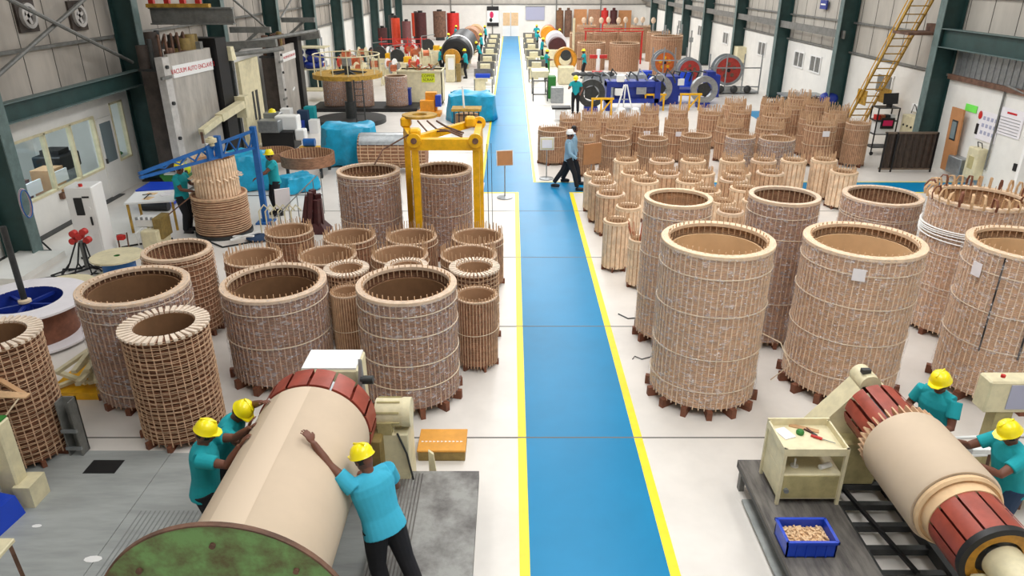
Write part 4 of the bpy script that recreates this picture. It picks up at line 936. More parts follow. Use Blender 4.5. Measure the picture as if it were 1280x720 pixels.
f = mb('grey_steel').tube([P0, P1], .014, 6); f.build('rail', t)
for i in range(7): q = P0.lerp(P1, i/6); mb('grey_steel').tube([q, (q.x, q.y, 0)], .01, 6).build('baluster', t)
mb('grey_steel').tube([(-7.5, 17.9, .5), (-4.9, 18.0, .5)], .012, 6).build('rail', t)
# steel rack between the tower and thin drums, cream hoops and boards
t = thing('white_hoop_rack', 'white frame with pale hoops beside the blue crane post', 'rack', (-5.55, 16.2, 0))
for i in range(6): mb('cream').tube([(-.4+.15*i, 0, .0), (-.42+.15*i, .05, .6), (-.3+.15*i, .1, .75), (-.2+.15*i, .15, .6)], .018, 6).build('hoop', t)
mb('paper').box((.1, .3, .85), (.35, .03, .5), rz=.5, rx=.2).build('board', t, smooth=0)
mb('white').b2(-.5, .6, -.05, .25, 0, .04).build('base', t, smooth=0)
# electrical cabinet
t = thing('electrical_cabinet', 'light grey electrical cabinet with dark window by the office wall', 'cabinet', (-9.12, 14.95, 0), R(4))
t.scale = (.8, .8, .92); mb('white').b2(-.42, .28, -.3, .35, .05, 1.75, bev=.02).build('body', t); mb('white').b2(-.36, .22, -.31, -.3, .12, 1.68).build('door', t)
mb('black').box((-.12, -.318, 1.3), (.22, .02, .42), bev=.02).build('viewing_window', t)
mb('black').b2(.1, .14, -.34, -.31, .85, 1.05).build('handle', t); mb('dark_steel').b2(-.42, .28, -.3, .35, 0, .05).build('plinth', t)
mb('red').cyl((-.02, -.2, 1.75), .05, .06, 14).build('beacon', t); mb('black').b2(0, .18, -.32, -.31, 1.5, 1.54).build('name_strip', t)
mb('white').cyl((.12, -.33, 1.25), .04, .03, 14, 'Y').build('selector', t)
t = thing('power_socket_post', 'cluster of red industrial plugs on a low post with black cables', 'sockets', (-9.0, 14.15, 0))
mb('grey_steel').tube([(0, 0, 0), (0, 0, .62)], .05, 8).build('post', t)
for i, (x, z) in enumerate(((-.12, .78), (.1, .82), (-.16, .62), (.14, .64), (0, .72))): mb('red').cyl((x, -.06, z), .07, .12, 12, 'Y').build('plug', t)
for i in range(7):
    a = i*.9; mb('rubber').tube([(.1*cos(a), -.05, .6), (.25*cos(a), -.2, .2), (.4*cos(a), .15*sin(a)-.2, .02), (.55*cos(a+.8), .4*sin(a+.8)-.3, .02), (.3*cos(a+2), .4*sin(a+2)-.3, .03)], .018, 6).build('cable', t)
# cable trench by the office wall and kerb
struct(mb('wall_white').b2(-10.9, -9.9, 13.3, 14.9, 0, .12).build('trim_60', smooth=0))
struct(mb('dark_steel').b2(XL, XL+.2, 11, 19.8, 0, .02).build('trim_61', smooth=0))
# table with papers and its clutter
t = thing('work_table', 'white-topped work table left of the winding tower', 'table', (-8.75, 17.0, 0), R(12))
mb('white').b2(-.55, .55, -.5, .5, .72, .76).build('tabletop', t, smooth=0)
for x in (-.5, .5):
    for y in (-.45, .45): mb('yellow_dark').box((x, y, .36), (.05, .05, .72)).build('leg', t, smooth=0)
for i, (x, y) in enumerate(((-8.9, 17.2), (-8.5, 17.1), (-8.8, 16.8), (-8.55, 17.35))):
    mb('paper' if i % 2 else 'kraft_light').box((0, 0, .004), (.24, .18, .008)).build('paper_sheet', loc=(x, y, .76), rz=i*.7, smooth=0, label='%s on the white work table, %s' % ('paper sheet' if i % 2 else 'tan paper sheet', ['left rear', 'right middle', 'front', 'far right corner'][i]), cat='paper', group='papers on the work table')
mb('white').cyl((0, 0, 0), .05, .14, 16).build('paper_roll_small', loc=(-8.4, 17.5, .76), label='small white roll standing at the back of the work table', cat='roll')
mb('black').tube([(0, 0, .02), (.12, .1, .12), (.05, .3, .05), (-.2, .35, .02)], .012, 6).build('cable_loop', loc=(-8.85, 16.7, .76), label='black cable loop lying on the work table', cat='cable')
t = thing('wheeled_bin', 'blue wheeled bin lying between table and office wall', 'bin', (-9.4, 18.6, 0))
mb('crate_blue').box((0, 0, .3), (.6, .7, .5), taper=1.15).b2(-.4, .4, -.45, .4, .52, .58).build('body', t); mb('black').cyl((-.34, -.35, .12), .12, .68, 18, 'X').build('wheels', t)
t = thing('green_trough', 'dark green tapered trough by the office corner', 'trough', (-9.6, 20.3, 0))
mb('green_box').box((0, 0, .32), (.5, .45, .36), taper=1.6).build('body', t, smooth=0); mb('white').b2(-.3, .1, -.28, .2, .5, .53).build('liner', t, smooth=0); mb('grey_steel').box((0, 0, .07), (.4, .36, .14)).build('stand', t, smooth=0)
mb('lime').ell((0, 0, .16), (.16, .13, .17), 12, 8).box((0, 0, .32), (.1, .06, .08)).build('yellow_sack', loc=(-9.3, 20.1, .5), label='small yellow sack perched on the green trough', cat='sack')
# small cream machine in front of the table
t = thing('strip_cutting_machine', 'small white cutting machine with clutter in front of the work table', 'machine', (-8.2, 15.55, 0)); t.scale = (.8, .8, .8)
mb('white').b2(-.35, .3, -.2, .25, .62, .86, bev=.03).build('head', t); mb('cream').b2(-.1, .35, -.5, .3, .0, .6, bev=.02).build('cabinet', t)
mb('drab').b2(.2, .42, -.3, .3, .3, .9).build('side_plate', t)
for i in range(4): mb('white').tube([(-.3+.12*i, -.3, 0), (-.3+.12*i, -.35, .5), (-.15+.12*i, -.2, .62)], .02, 6).build('chute_rod', t)
for i in range(4): mb('galv').cyl((-.25+.14*i, -.25, .86), .035, .07, 12).build('dial', t)
mb('rust').tube([(-.7, -.6, 0), (-.75, -.5, .5), (-.5, -.45, .55), (-.45, -.6, 0)], .025, 6).build('bracket', t)
mb('red').box((-.62, -.55, .45), (.18, .16, .12)).build('motor', t)
t = thing('floor_rags', 'grey and white rags beside the foot of the winding tower', 'rags', (-6.2, 15.75, 0)); mb('jeans').ell((.25, .2, .06), (.3, .25, .07), 12, 8).build('rag', t); mb('white').bar((-.3, -.1, .1), (.3, .25, .2), .07, .03).build('strip', t); mb('white').bar((-.3, .1, .12), (.25, -.1, .2), .06, .03).build('strip', t)
mb('rust').tube([(-7.45, 16.1, 1.0), (-8.3, 15.4, .35)], .015, 6).build('steel_rod', label='thin brown rod slanting from the left tower worker to the floor', cat='rod')
# grey control boxes and fixtures
t = thing('grey_machine_boxes', 'cluster of light grey boxes on a black stand by the second autoclave', 'machine', (-8.3, 25.9, 0))
mb('black').b2(-.6, .55, -.4, .5, 0, .62).build('stand', t, smooth=0)
for i, (x, y, z, w, d, h) in enumerate(((-.25, -.3, .62, .75, .5, .42), (.25, .15, .62, .8, .5, .5), (-.4, .6, .4, .6, .4, .75), (.75, -.1, .3, .35, .4, .38))): mb('white' if i % 2 else 'galv').b2(x-w/2, x+w/2, y-d/2, y+d/2, z, z+h, bev=.03).build('grey_box', t)
mb('helmet').lathe([(.15, 0), (.13, .03), (.1, .1), (.001, .14)], n=20).build('hard_hat', loc=(-8.72, 26.5, 1.15), label='yellow hard hat resting on the grey machine boxes', cat='hard hat')
t = thing('blue_pump', 'small bright blue pump with yellow base near the grey boxes', 'pump', (-7.15, 25.3, 0)); mb('crane_blue').cyl((-.2, 0, .3), .14, .4, 18, 'X').build('motor', t); mb('yellow').box((0, 0, .08), (.7, .3, .16)).build('base', t, smooth=0)
# manipulator arm on a post
t = thing('manipulator_arm', 'cream articulated arm on a tall dark post beside the first autoclave', 'manipulator', (-8.75, 23.2, 0))
mb('dark_steel').box((0, 0, 1.7), (.2, .2, 3.4)).box((0, 0, .03), (.5, .5, .06)).build('post', t, smooth=0); mb('galv').bar((.08, 0, 1.8), (.1, 0, 3.0), .07).build('slide_rail', t, smooth=0)
mb('cream').box((0, 0, 3.5), (.34, .34, .4), taper=.8).build('head_cap', t, smooth=0)
mb('cream').bar((.25, -.2, 2.0), (.05, -1.6, 1.82), .24, .22).build('upper_arm', t, smooth=0); mb('cream').bar((.07, -1.5, 1.83), (-.08, -2.7, 1.62), .17, .17).build('forearm', t, smooth=0)
mb('cream').box((.2, 0, 1.9), (.35, .4, .65)).build('shoulder', t, smooth=0); mb('rust').tube([(-.08, -2.7, 1.62), (-.08, -2.7, 1.3)], .04, 8).build('hook', t)
# autoclaves
mk('chamber_dark', s(72, 62, 56), .7, var=.35, vscale=3); mk('hinge', s(196, 192, 188), .45, var=.15, vscale=4)
def autoclave(label, x, y, w, d, h, sign, rz=0, sz=.16):
    t = thing('vacuum_autoclave', label, 'autoclave', (x, y, 0), rz)
    mb('panel_grey').b2(-w/2, w/2, -d, -d+.12, .1, h).build('door', t, smooth=0)
    f = mb('chamber_dark').b2(-w/2-.02, w/2+.1, -d+.12, .85, .05, h-.45); f.build('chamber', t, smooth=0)
    mb('hinge').b2(-w/2-.3, -w/2, -d-.02, -d+.2, .1, h-.05).build('hinge_column', t, smooth=0)
    for k in range(4): mb('dark_steel').cyl((-w/2-.18, -d-.08, .6+k*(h-.9)/3), .05, .12, 12, 'Y').build('clamp_bolt', t)
    for z in (.9, h-.6): mb('grey_steel').b2(-w/2-.5, -w/2-.05, -d-.06, -d, z, z+.08).build('latch', t, smooth=0)
    mb('black').b2(w/2+.1, w/2+.7, -.15, .9, 0, h+.25).build('gap_shade_block', t, smooth=0)  # black block stands in for the shade of the gap beside the chamber
    sg = mb('white').b2(-w/2+.08, w/2-.02, -d-.03, -d, h-.62, h-.3).build('sign_board', t, smooth=0)
    text(sign, sz, 'sign_red', (.03, -d-.034, h-.46), (pi/2, 0, 0), sg)
    f = mb('dark_steel').b2(-w/2, w/2+.6, .12, .95, h-.45, h-.38)
    f.build('top_deck', t, smooth=0)
    for k in range(16):
        q = mb(['rust', 'dark_steel', 'chamber_dark', 'drab'][k % 4]); q.cyl((rnd.uniform(-w/2, w/2), rnd.uniform(.25, .8), h-.38), rnd.uniform(.06, .2), rnd.uniform(.35, .95), 14); q.build('valve', t)
    for k in range(5): x0 = -w/2+.1+k*.3; mb('rust').tube([(x0, .25, h-.38), (x0, .25, h+.4), (x0+.4, .5, h+.45), (x0+.4, .7, h+.05)], .035, 7).build('pipe', t)
    mb('white').box((.15, -d-.02, 1.15), (.34, .03, .07), ry=-.3).build('handle', t, smooth=0)
    return t
autoclave('grey steel autoclave with white red-lettered sign, nearest on the left wall', -9.1, 21.25, 2.15, .0, 3.75, 'VACUUM AUTO ENCLAVE 2', R(81.5), .178)
autoclave('smaller grey autoclave with faded pink sign farther along the left wall', -9.58, 32.2, 1.95, .0, 3.0, 'VACUUM AUTO ENCLAVE 1', R(90), .14)
mb('cream').b2(-1.0, 1.0, -.06, .06, 0, 3.0).use('dark_steel').b2(-.1, .08, -.07, -.06, .9, 1.9).b2(.25, .5, -.07, -.06, .8, 1.9).build('cream_partition', loc=(-9.35, 26.4, 0), rz=R(90), smooth=0, label='tall cream panel with slots between the two autoclaves', cat='panel')
# crane beam brackets over the autoclaves
f = mb('grey_steel').b2(-10.5, -8.1, 22.3, 22.36, 4.42, 4.82).b2(-10.5, -8.1, 22.2, 22.46, 4.39, 4.43).b2(-10.5, -8.1, 22.2, 22.46, 4.82, 4.86)
t = thing('gantry_beam', 'grey overhead beam with yellow walkway edge at the upper left', 'beam', (0, 0, 0)); f.build('beam', t, smooth=0)
mb('yellow_dark').b2(-10.5, -8.7, 22.1, 22.3, 4.86, 4.96).build('kick_plate', t, smooth=0)
for k in range(4): mb('red').box((-10.4+k*.45, 22.3, 5.03), (.14, .14, .14)).build('red_block', t, smooth=0)
for y in (21.9, 28.4, 34.9): 
    g = mb('grey_steel').b2(XL+.7, XL+2.2, y-.1, y+.1, 3.75, 3.95).bar((XL+.7, y, 3.0), (XL+1.7, y, 3.78), .1)
    struct(g.build('trim_%d' % (70+int(y)), smooth=0))
g = mb('grey_steel').bar((-10.3, 27, 3.4), (-8.4, 27, 3.5), .25).tube([(-10.3, 24.5, 3.2), (-8.2, 27, 3.3)], .08).tube([(-10.4, 30, 3.3), (-8.5, 33, 3.5)], .08).bar((-10.4, 34, 3.1), (-8.6, 34, 3.3), .2, .35)
struct(g.build('trim_80', smooth=0))
# office interior
t = thing('storage_carton', 'stack of dark grey cartons inside the office window', 'carton', (-12.8, 16.9, 0)); mb('rust').b2(-.4, .5, -.5, .4, 0, 1.3).build('carton', t, smooth=0); mb('grey_steel').b2(-.6, .1, -.4, .4, 1.3, 1.8).build('carton', t, smooth=0); mb('rust').b2(.5, .9, -.3, .4, 0, 1.1).build('carton', t, smooth=0)
t = thing('photocopier', 'black and grey copier inside the office window', 'copier', (-12.3, 19.2, 0)); mb('galv').b2(-.35, .35, -.4, .4, 0, .9).build('body', t, smooth=0); mb('black').b2(-.4, .38, -.45, .45, .9, 1.3, bev=.03).b2(-.3, .2, -.2, .3, 1.3, 1.42).build('top', t)
mb('kraft').b2(-.25, .25, -.3, .3, 0, 1.15).build('carton', loc=(-12.0, 18.2, 0), smooth=0, label='brown carton beside the copier inside the office', cat='carton')
mb('crane_blue').ell((0, 0, .7), (.4, .4, .7), 12, 8).build('blue_bag', loc=(-11.9, 16.4, 0), label='blue plastic bag against the office window', cat='bag')
mb('green_box').ell((0, 0, 0.06), (.25, .35, .07), 12, 8).build('green_cloth', loc=(-11.55, 20.6, .9), label='bright green cloth at the far end of the office window', cat='cloth')
for i, (y, z) in enumerate(((15.5, 1.06), (16.6, 1.06), (17.7, 1.06))): mb('white').b2(-.02, .02, -.35, .35, -.15, .15).build('notice_sheet', loc=(XL-.2, y, z), smooth=0, label='white sheet standing inside the office window, %s pane' % ['leftmost', 'second', 'third'][i], cat='sheet')
mb('rust').b2(0, .1, -.2, .2, 0, .14).use('kraft').b2(0, .12, -.05, .1, .1, .2).build('wall_socket_box', loc=(XL, 17.4, .62), smooth=0, label='small brown socket box on the wall below the office window', cat='socket box')
# turntable winding platform with yellow ring
t = thing('vertical_winding_platform', 'round yellow working platform ring on a pole over a steel turntable', 'platform', (-6.8, 30.8, 0))
mb('dark_steel').cyl((0, 0, 0), 1.45, .18, 48).build('turntable', t)
mb('yellow_dark').lathe([(.75, 1.85), (1.42, 1.85), (1.42, 2.02), (.75, 2.02)], n=48, closed=True).build('platform_ring', t)
mb('dark_steel').cyl((0, 0, 0), .13, 2.6, 20).cyl((0, 0, .15), .22, .7, 20).build('pole', t)
for i in range(5): a = i*2*pi/5+.3; mb('dark_steel').bar((0, 0, 2.1), (.8*cos(a), .8*sin(a), 2.0), .07).build('spoke', t, smooth=0)
mb('galv').cyl((0, 0, 2.3), .2, .3, 16).build('motor', t)
for i in range(14):
    a = i*2*pi/14; mb('cream').tube([(1.35*cos(a), 1.35*sin(a), 2.02), (1.35*cos(a), 1.35*sin(a), 2.75)], .02, 6).build('rail_post', t)
mb('cream').tube([(1.35*cos(i*pi/16), 1.35*sin(i*pi/16), 2.75) for i in range(33)], .025, 6, cap=False).build('handrail', t)
l_ = mb('dark_steel').tube([(.5, -1.35, 0.18), (.5, -1.35, 1.9)], .025, 6).tube([(.85, -1.35, 0.18), (.85, -1.35, 1.9)], .025, 6)
for k in range(7): l_.tube([(.5, -1.35, .3+.25*k), (.85, -1.35, .3+.25*k)], .015, 5)
l_.build('ladder', t)
mb('black').b2(-9.2, -4.3, 33.2, 35.2, 0, .16).build('floor_stand', smooth=0, label='low black stand under the three drums behind the yellow ring platform', cat='stand')
for (x, yy, r_, lab) in ((-8.2, 34.2, .55, 'left of the pole'), (-6.95, 34.1, .55, 'behind the pole'), (-5.35, 34.2, .52, 'beside the cream scrap bin')):
    o = drum('film-wrapped drum on the low black stand, %s' % lab, x, yy, r_, 1.4, 'thin', tone=2, film=True, feet=0, bands=(), pin=0); o.location.z = .08
t = thing('storage_rack', 'open rack loaded with dark blue sacks near the second autoclave', 'rack', (-9.9, 36.6, 0))
for x in (-.9, .9):
    for y in (-.5, .5): mb('white').box((x, y, 1.25), (.06, .06, 2.5)).build('post', t, smooth=0)
for z in (.5, 1.5, 2.5): mb('cream').b2(-.95, .95, -.55, .55, z, z+.05).build('shelf', t, smooth=0)
for i in range(8):
    r2 = rnd.random(); mb('machine_blue').ell((rnd.uniform(-.6, .8), rnd.uniform(-.4, .3), 0), (.32, .26, .2), 12, 8).build('blue_sack', loc=(-9.9, 36.6, 1.72+.28*(i//3)), label='dark blue sack on the rack beside the second autoclave', cat='sack', group='dark blue sacks on the rack')
t = thing('equipment_boxes', 'jumble of small teal, grey and blue boxes before the ring platform', 'boxes', (-8.3, 28.8, 0))
for i, (x, y, w, h, m_) in enumerate(((-.6, 0, .4, .9, 'white'), (0, .2, .4, .8, 'jeans'), (.5, -.2, .35, .5, 'white'), (-.1, -.5, .5, .5, 'machine_blue'), (.2, .5, .4, .9, 'teal'))): mb(m_).b2(x-w/2, x+w/2, y-.2, y+.2, 0, h).build('box', t, smooth=0)
# scrap bin, orange unit, blue bin
t = thing('scrap_container', 'large cream steel container with a yellow COPPER SCRAP label', 'container', (-4.35, 35.6, 0))
f = mb('cream').b2(-1.05, 1.05, -.6, -.55, .1, 1.6).b2(-1.05, 1.05, .55, .6, .1, 1.6).b2(-1.05, -1.0, -.6, .6, .1, 1.6).b2(1.0, 1.05, -.6, .6, .1, 1.6).b2(-1.05, 1.05, -.6, .6, .1, .15).b2(-1.09, 1.09, -.64, -.55, 1.54, 1.62).b2(-1.09, 1.09, .55, .64, 1.54, 1.62); f.build('shell', t, smooth=0)
sg = mb('lime').box((.4, -.61, 1.28), (.62, .015, .4)).build('label_plate', t, smooth=0)
text('COPPER\nSCRAP', .17, 'black', (.4, -.62, 1.28), (pi/2, 0, 0), sg)
mb('dark_steel').b2(-1.0, 1.0, -.5, .5, 0, .1).build('skid', t, smooth=0)
for i in range(10): mb(['copper', 'galv', 'drab'][i % 3]).bar((rnd.uniform(-.9, .9), rnd.uniform(-.4, .4), 1.3), (rnd.uniform(-.9, .9), rnd.uniform(-.4, .4), 1.65+.3*rnd.random()), .1, .04).build('copper_offcut', loc=(-4.35, 35.6, 0), smooth=0, label='metal offcut sticking out of the copper scrap container', cat='scrap', group='metal scrap in the container')
t = thing('orange_machine', 'stepped orange machine with small blue tank in front of the scrap container', 'machine', (-3.7, 32.5, 0))
mb('orange').b2(-.55, .55, -.5, .4, 0, .15).build('base', t, smooth=0); mb('orange').b2(-.35, .25, -.3, .1, .15, .65).build('body', t, smooth=0); mb('orange').b2(-.15, .35, .1, .5, .15, .95).build('tower', t, smooth=0); mb('crate_blue').b2(.3, .55, .0, .3, .35, .85).build('tank', t, smooth=0)
t = thing('blue_bin', 'narrow dark blue bin between the wrapped drum and the scrap container', 'bin', (-4.9, 34.4, 0)); mb('machine_blue').b2(-.18, .18, -.18, .18, 0, .85).build('body', t, smooth=0); mb('machine_blue').b2(-.2, .2, -.2, .2, .85, .9).build('lid', t, smooth=0)
t = thing('yellow_lifting_plate', 'ochre slotted lifting plate with chains in front of the far tarpaulin', 'lifting plate', (-1.85, 29.8, 0))
mb('yellow_dark').box((0, 0, .72), (1.2, .8, .1)).build('plate', t, smooth=0)
for i in range(6): mb('dark_steel').box((-.5+.2*i, -.3, .35), (.05, .05, .66)).build('leg', t, smooth=0)
mb('kraft').lathe([(.001, .1), (.5, .1), (.5, .45), (.001, .45)], (0, .3, 0), 24).build('coil', t)
mb('white').tube([(-.1, -.1, .77), (-.15, 0, 1.6)], .04, 8).build('pole', t)
# sign stands
def stand(label, x, y, board, h, w, bh, bm_, rz=0, base=.22, writing=False, z0=.005):
    t = thing('sign_stand', label, 'sign stand', (x, y, z0), rz)
    mb('galv').lathe([(.001, 0), (base, 0), (base, .02), (.03, .05), (.001, .05)], n=24).build('base', t); mb('galv').tube([(0, 0, .03), (0, 0, h)], .016, 8).build('pole', t)
    b = mb(bm_).box((0, -.02, h+bh/2-.05), (w, .03, bh), rx=-.12).build('board', t, smooth=0)
    mb('white').box((0, -.0, h+bh/2-.05), (w+.04, .02, bh+.04), rx=-.12).build('board_frame', t, smooth=0)
    if writing:
        mb('paper').box((0, -.045, h+bh/2-.05), (w*.8, .01, bh*.7), rx=-.12).build('notice', t, smooth=0)
    return t
stand('brown-backed sign stand on the white corner by the blue crossing', -.2, 19.45, 0, .98, .42, .38, 'brown_board', R(12))
stand('white notice stand across the walkway, in front of the strip drum', 1.05, 21.5, 0, .95, .38, .34, 'cream', 0, writing=True)
t = thing('brown_board_stand', 'plain brown board on a stand right of the walking man', 'board', (2.35, 20.9, .004)); mb('brown_board').box((0, 0, .9), (.62, .04, .6), rz=R(28)).build('board', t, smooth=0); mb('galv').tube([(0, .04, 0), (0, .04, .65)], .015, 8).build('pole', t); mb('galv').cyl((0, .04, 0), .16, .02, 20).build('base', t)

for y, z, lab in ((17.75, 4.85, 'left round exhaust fan in the upper left cladding'), (19.85, 4.75, 'right round exhaust fan in the upper left cladding')):
    t = thing('exhaust_fan', lab, 'fan', (XL-.04, y, z)); mb('chamber_dark').b2(-.04, .02, -.36, .36, -.36, .36).build('mount_plate', t, smooth=0)
    mb('hinge').lathe([(.2, .02), (.28, .02), (.28, .1), (.2, .1)], n=24, axis='X', closed=True).build('shroud_ring', t)
    for k in range(4): a = k*pi/2+.4; mb('hinge').box((.05, .1*cos(a), .1*sin(a)), (.02, .2, .09), rx=a).build('blade', t, smooth=0)
person('dark-haired man walking close behind the man in the white cap', (1.78, 20.95, 0), R(-98), feet=[(-.1, -.25, .02), (.1, .25, 0)], shirt='pale_shirt', helmet=None, vox=.014, short=False, H=1.74)
for i, (pts, lab) in enumerate((([(-9.9, 13.4, .02), (-9.2, 13.7, .03), (-8.6, 14.6, .02), (-8.9, 15.4, .02), (-8.0, 16.0, .02)], 'black cable snaking from the socket post to the work table'), ([(-10.9, 15.5, .3), (-10.4, 15.2, .02), (-10.0, 14.2, .02), (-10.8, 13.6, .1)], 'black cable hanging on the office wall beside the cabinet'), ([(-7.2, 15.9, .02), (-6.6, 15.4, .02), (-5.8, 15.9, .02), (-5.7, 16.8, .02)], 'black cable around the foot of the winding tower'))): mb('rubber').tube(pts, .02, 6).build('floor_cable', label=lab, cat='cable')
for i, (x, y, d_) in enumerate(((-9.4, 16.0, .25), (-5.0, 19.2, .0))): pass
t = thing('hose_coil', 'coil of pale hoses hanging on the green column at the left edge', 'hose', (XL+.9, 14.7, 1.3))
for k in range(6): mb(['paper', 'copper', 'crane_blue'][k % 3]).tube([(.02*k, -.05-.02*k+.16*cos(a_*pi/8), .3*sin(a_*pi/8)) for a_ in range(17)], .014, 6, cap=False).build('hose_loop', t)
# ---------------------------------------------------------------- far hall
def far_person(label, x, y, rz, src=None, group=None): return dup(src, (x, y, 0), rz, label, group)
fp0 = person('_', (0, -40, 0), 0, hands=[(-.2, .42, 1.1), (.2, .42, 1.12)], lean=.1, vox=.022)
fp1 = person('_', (0, -42, 0), 0, hands=[(-.25, .35, .95), (.2, .45, 1.2)], lean=.3, vox=.022, look=(-.3, 0))
for q in (fp0, fp1):
    del q['label'], q['category']
G = 'workers at the far winding lines'
FP = [(-4.45, 46.3, -90, 0, 'worker left of the orange disc at the left winding line'), (-4.6, 49.6, -90, 1, 'worker in teal behind the one left of the orange disc'),
 (-2.75, 44.9, 80, 0, 'worker right of the orange disc at the left winding line'), (-2.15, 50.6, 90, 1, 'worker in teal right of the big black coil by the cream desks'),
 (-4.7, 54.5, -90, 1, 'bending worker left of the black coil'), (-4.9, 57.5, -80, 0, 'worker left of the black coil, farther back'), (-2.3, 57.5, 90, 0, 'worker behind the black coil on the walkway side'),
 (-3.9, 63.5, -60, 1, 'bending worker beyond the black coil'), (-5.0, 67, -90, 0, 'standing worker by the far red stack'), (-3.0, 62, 90, 1, 'worker at the far brown coil of the left line'), (-2.3, 67, 90, 0, 'last worker of the left line by the poster'),
 (2.0, 44.6, -90, 0, 'worker left of the orange ring at the right winding line'), (4.35, 44.9, 95, 0, 'worker right of the orange ring at the right winding line'),
 (2.85, 32.9, 170, 1, 'worker in teal beside the cable machine, nearest of the right line'), (2.1, 53.4, -90, 0, 'worker left of the second machine of the right line'),
 (3.75, 53.9, 90, 1, 'worker right of the second machine of the right line'), (1.9, 61, -60, 1, 'worker by the far cream desks of the right line'), (4.0, 62.5, 80, 0, 'worker at the far orange coil, right side'), (2.2, 68, 0, 0, 'far worker in dark clothes under the whiteboard'), (3.3, 67.5, 180, 1, 'far worker under the whiteboard, right one')]
for x, y, r_, k, lab in FP: o = far_person(lab, x, y, R(r_), (fp0, fp1)[k], G); o['category'] = 'person'
for q in (fp0, fp1):
    for ch in list(q.children): bpy.data.objects.remove(ch)
    bpy.data.objects.remove(q)
# left line
t = thing('winding_machine', 'orange-faced winding machine with cream stand at the head of the left line', 'machine', (-3.5, 43.6, 0))
mb('cream').b2(-.35, .2, -.4, .1, 0, 1.5, bev=.03).build('stand', t); mb('ochre_ring').lathe([(.001, .12), (.5, .12), (.5, .3), (.001, .3)], (0, 0, 1.3), 32, 'Y').build('face_plate', t); mb('white').b2(-.2, .15, -.42, -.4, .7, 1.35).build('front_panel', t, smooth=0); mb('drab').b2(.25, .5, -.3, .4, 0, 1.0).build('side_box', t, smooth=0)
t = thing('black_coil', 'huge black coil with a white band on the left winding line', 'coil', (-3.4, 48, 0))
mb('black').lathe([(.3, -2.4), (.85, -2.2), (.95, -1.9), (.95, 5.5), (.4, 5.5)], (0, 0, 1.35), 48, 'Y').build('winding', t)
mb('white').lathe([(.96, -1.2), (.97, -.6)], (0, 0, 1.35), 48, 'Y').build('white_band', t); mb('black').lathe([(.7, -2.35), (.75, -2.42), (.4, -2.45)], (0, 0, 1.35), 40, 'Y').build('paper_edge', t)
for y in (-1.5, 2, 5): mb('cream').b2(-.5, .5, y-.2, y+.2, 0, .45).build('support', t, smooth=0)
t = thing('brown_coil', 'brown and copper coil beyond the black one on the left line', 'coil', (-3.3, 58.5, 0)); mb('kraft_b').cyl((0, 0, 1.2), .8, 3.0, 36, 'Y').build('winding', t); mb('copper').cyl((0, -.2, 1.2), .6, .25, 30, 'Y').build('copper_face', t); mb('cream').b2(-.4, .4, .2, 2.8, 0, .5).build('support', t, smooth=0)
t = thing('brown_coil', 'small pinkish coil at the far end of the left line', 'coil', (-3.2, 65, 0)); mb('kraft').cyl((0, 0, 1.1), .7, 2.5, 30, 'Y').build('winding', t); mb('cream').b2(-.4, .4, .2, 2.3, 0, .5).build('support', t, smooth=0)
desk_n = 0
def desk(x, y, lab, top='cream', bluebox=False, h=.8):
    t = thing('work_desk', lab, 'desk', (x, y, 0))
    mb(top).b2(-.5, .5, -.35, .35, h-.05, h).build('desktop', t, smooth=0); mb('cream').b2(-.45, .1, -.3, .3, .15, h-.05).build('cabinet', t, smooth=0)
    for sx in (-.46, .46):
        for sy in (-.3, .3): mb('grey_steel').box((sx, sy, h/2), (.05, .05, h)).build('leg', t, smooth=0)
    mb('grey_steel').b2(-.5, .5, .3, .34, h, h+.4).build('back_rail', t, smooth=0)
    if bluebox: mb('crate_blue').b2(-.4, .35, -.25, .2, h, h+.18).build('blue_tray', loc=(x, y, 0), smooth=0, label='blue tray on %s' % lab, cat='tray')
    else:
        mb('cream').b2(-.3, .25, -.2, .2, h, h+.3).build('parts_box', loc=(x, y, 0), smooth=0, label='cream box on %s' % lab, cat='box')
for y, nm in ((39.0, 'the left-line desk nearest the far tarpaulin'), (42.5, 'the second desk of the left line'), (46.5, 'the third desk of the left line'), (51.5, 'the fourth desk of the left line'), (55, 'the fifth desk of the left line'), (59.5, 'the sixth desk of the left line'), (64, 'the last desk of the left line')): desk(-1.5, y, nm, bluebox=y < 40)
for y, nm in ((43.5, 'the right-line desk left of the orange ring'), (49.5, 'the second desk of the right line'), (55, 'the third desk of the right line'), (60, 'the fourth desk of the right line'), (65, 'the last desk of the right line')): desk(1.45, y, nm)
t = thing('steel_stand', 'open dark steel stand beside the walkway, right line', 'stand', (1.4, 37.5, 0))
f = mb('dark_steel')
for x in (-.35, .35):
    for y in (-1.2, 1.2): f.box((x, y, .5), (.05, .05, 1.0))
    f.b2(x-.025, x+.025, -1.2, 1.2, .95, 1.0).b2(x-.025, x+.025, -1.2, 1.2, .3, .35)
f.b2(-.35, .35, -1.2, -1.15, .95, 1.0).b2(-.35, .35, -1.2, -1.15, .3, .35).build('frame', t, smooth=0); mb('cream').b2(-.4, .45, -.2, 1.3, 1.0, 1.3).build('top_box', t, smooth=0)
mb('green_box').b2(-.2, .2, -.3, .3, 0, 1.1, bev=.04).build('green_bin', loc=(2.0, 37.3, 0), label='green bin beside the open steel stand', cat='bin')
mb('green_box').b2(-.3, .3, -.3, .3, 0, 1.0, bev=.04).build('green_bin', loc=(2.1, 47.8, 0), label='green bin farther back behind the orange ring', cat='bin')
mb('galv').b2(-.3, .3, -.25, .25, 0, .75, bev=.02).build('grey_case', loc=(2.2, 35.9, 0), label='grey case in front of the green bin', cat='case')
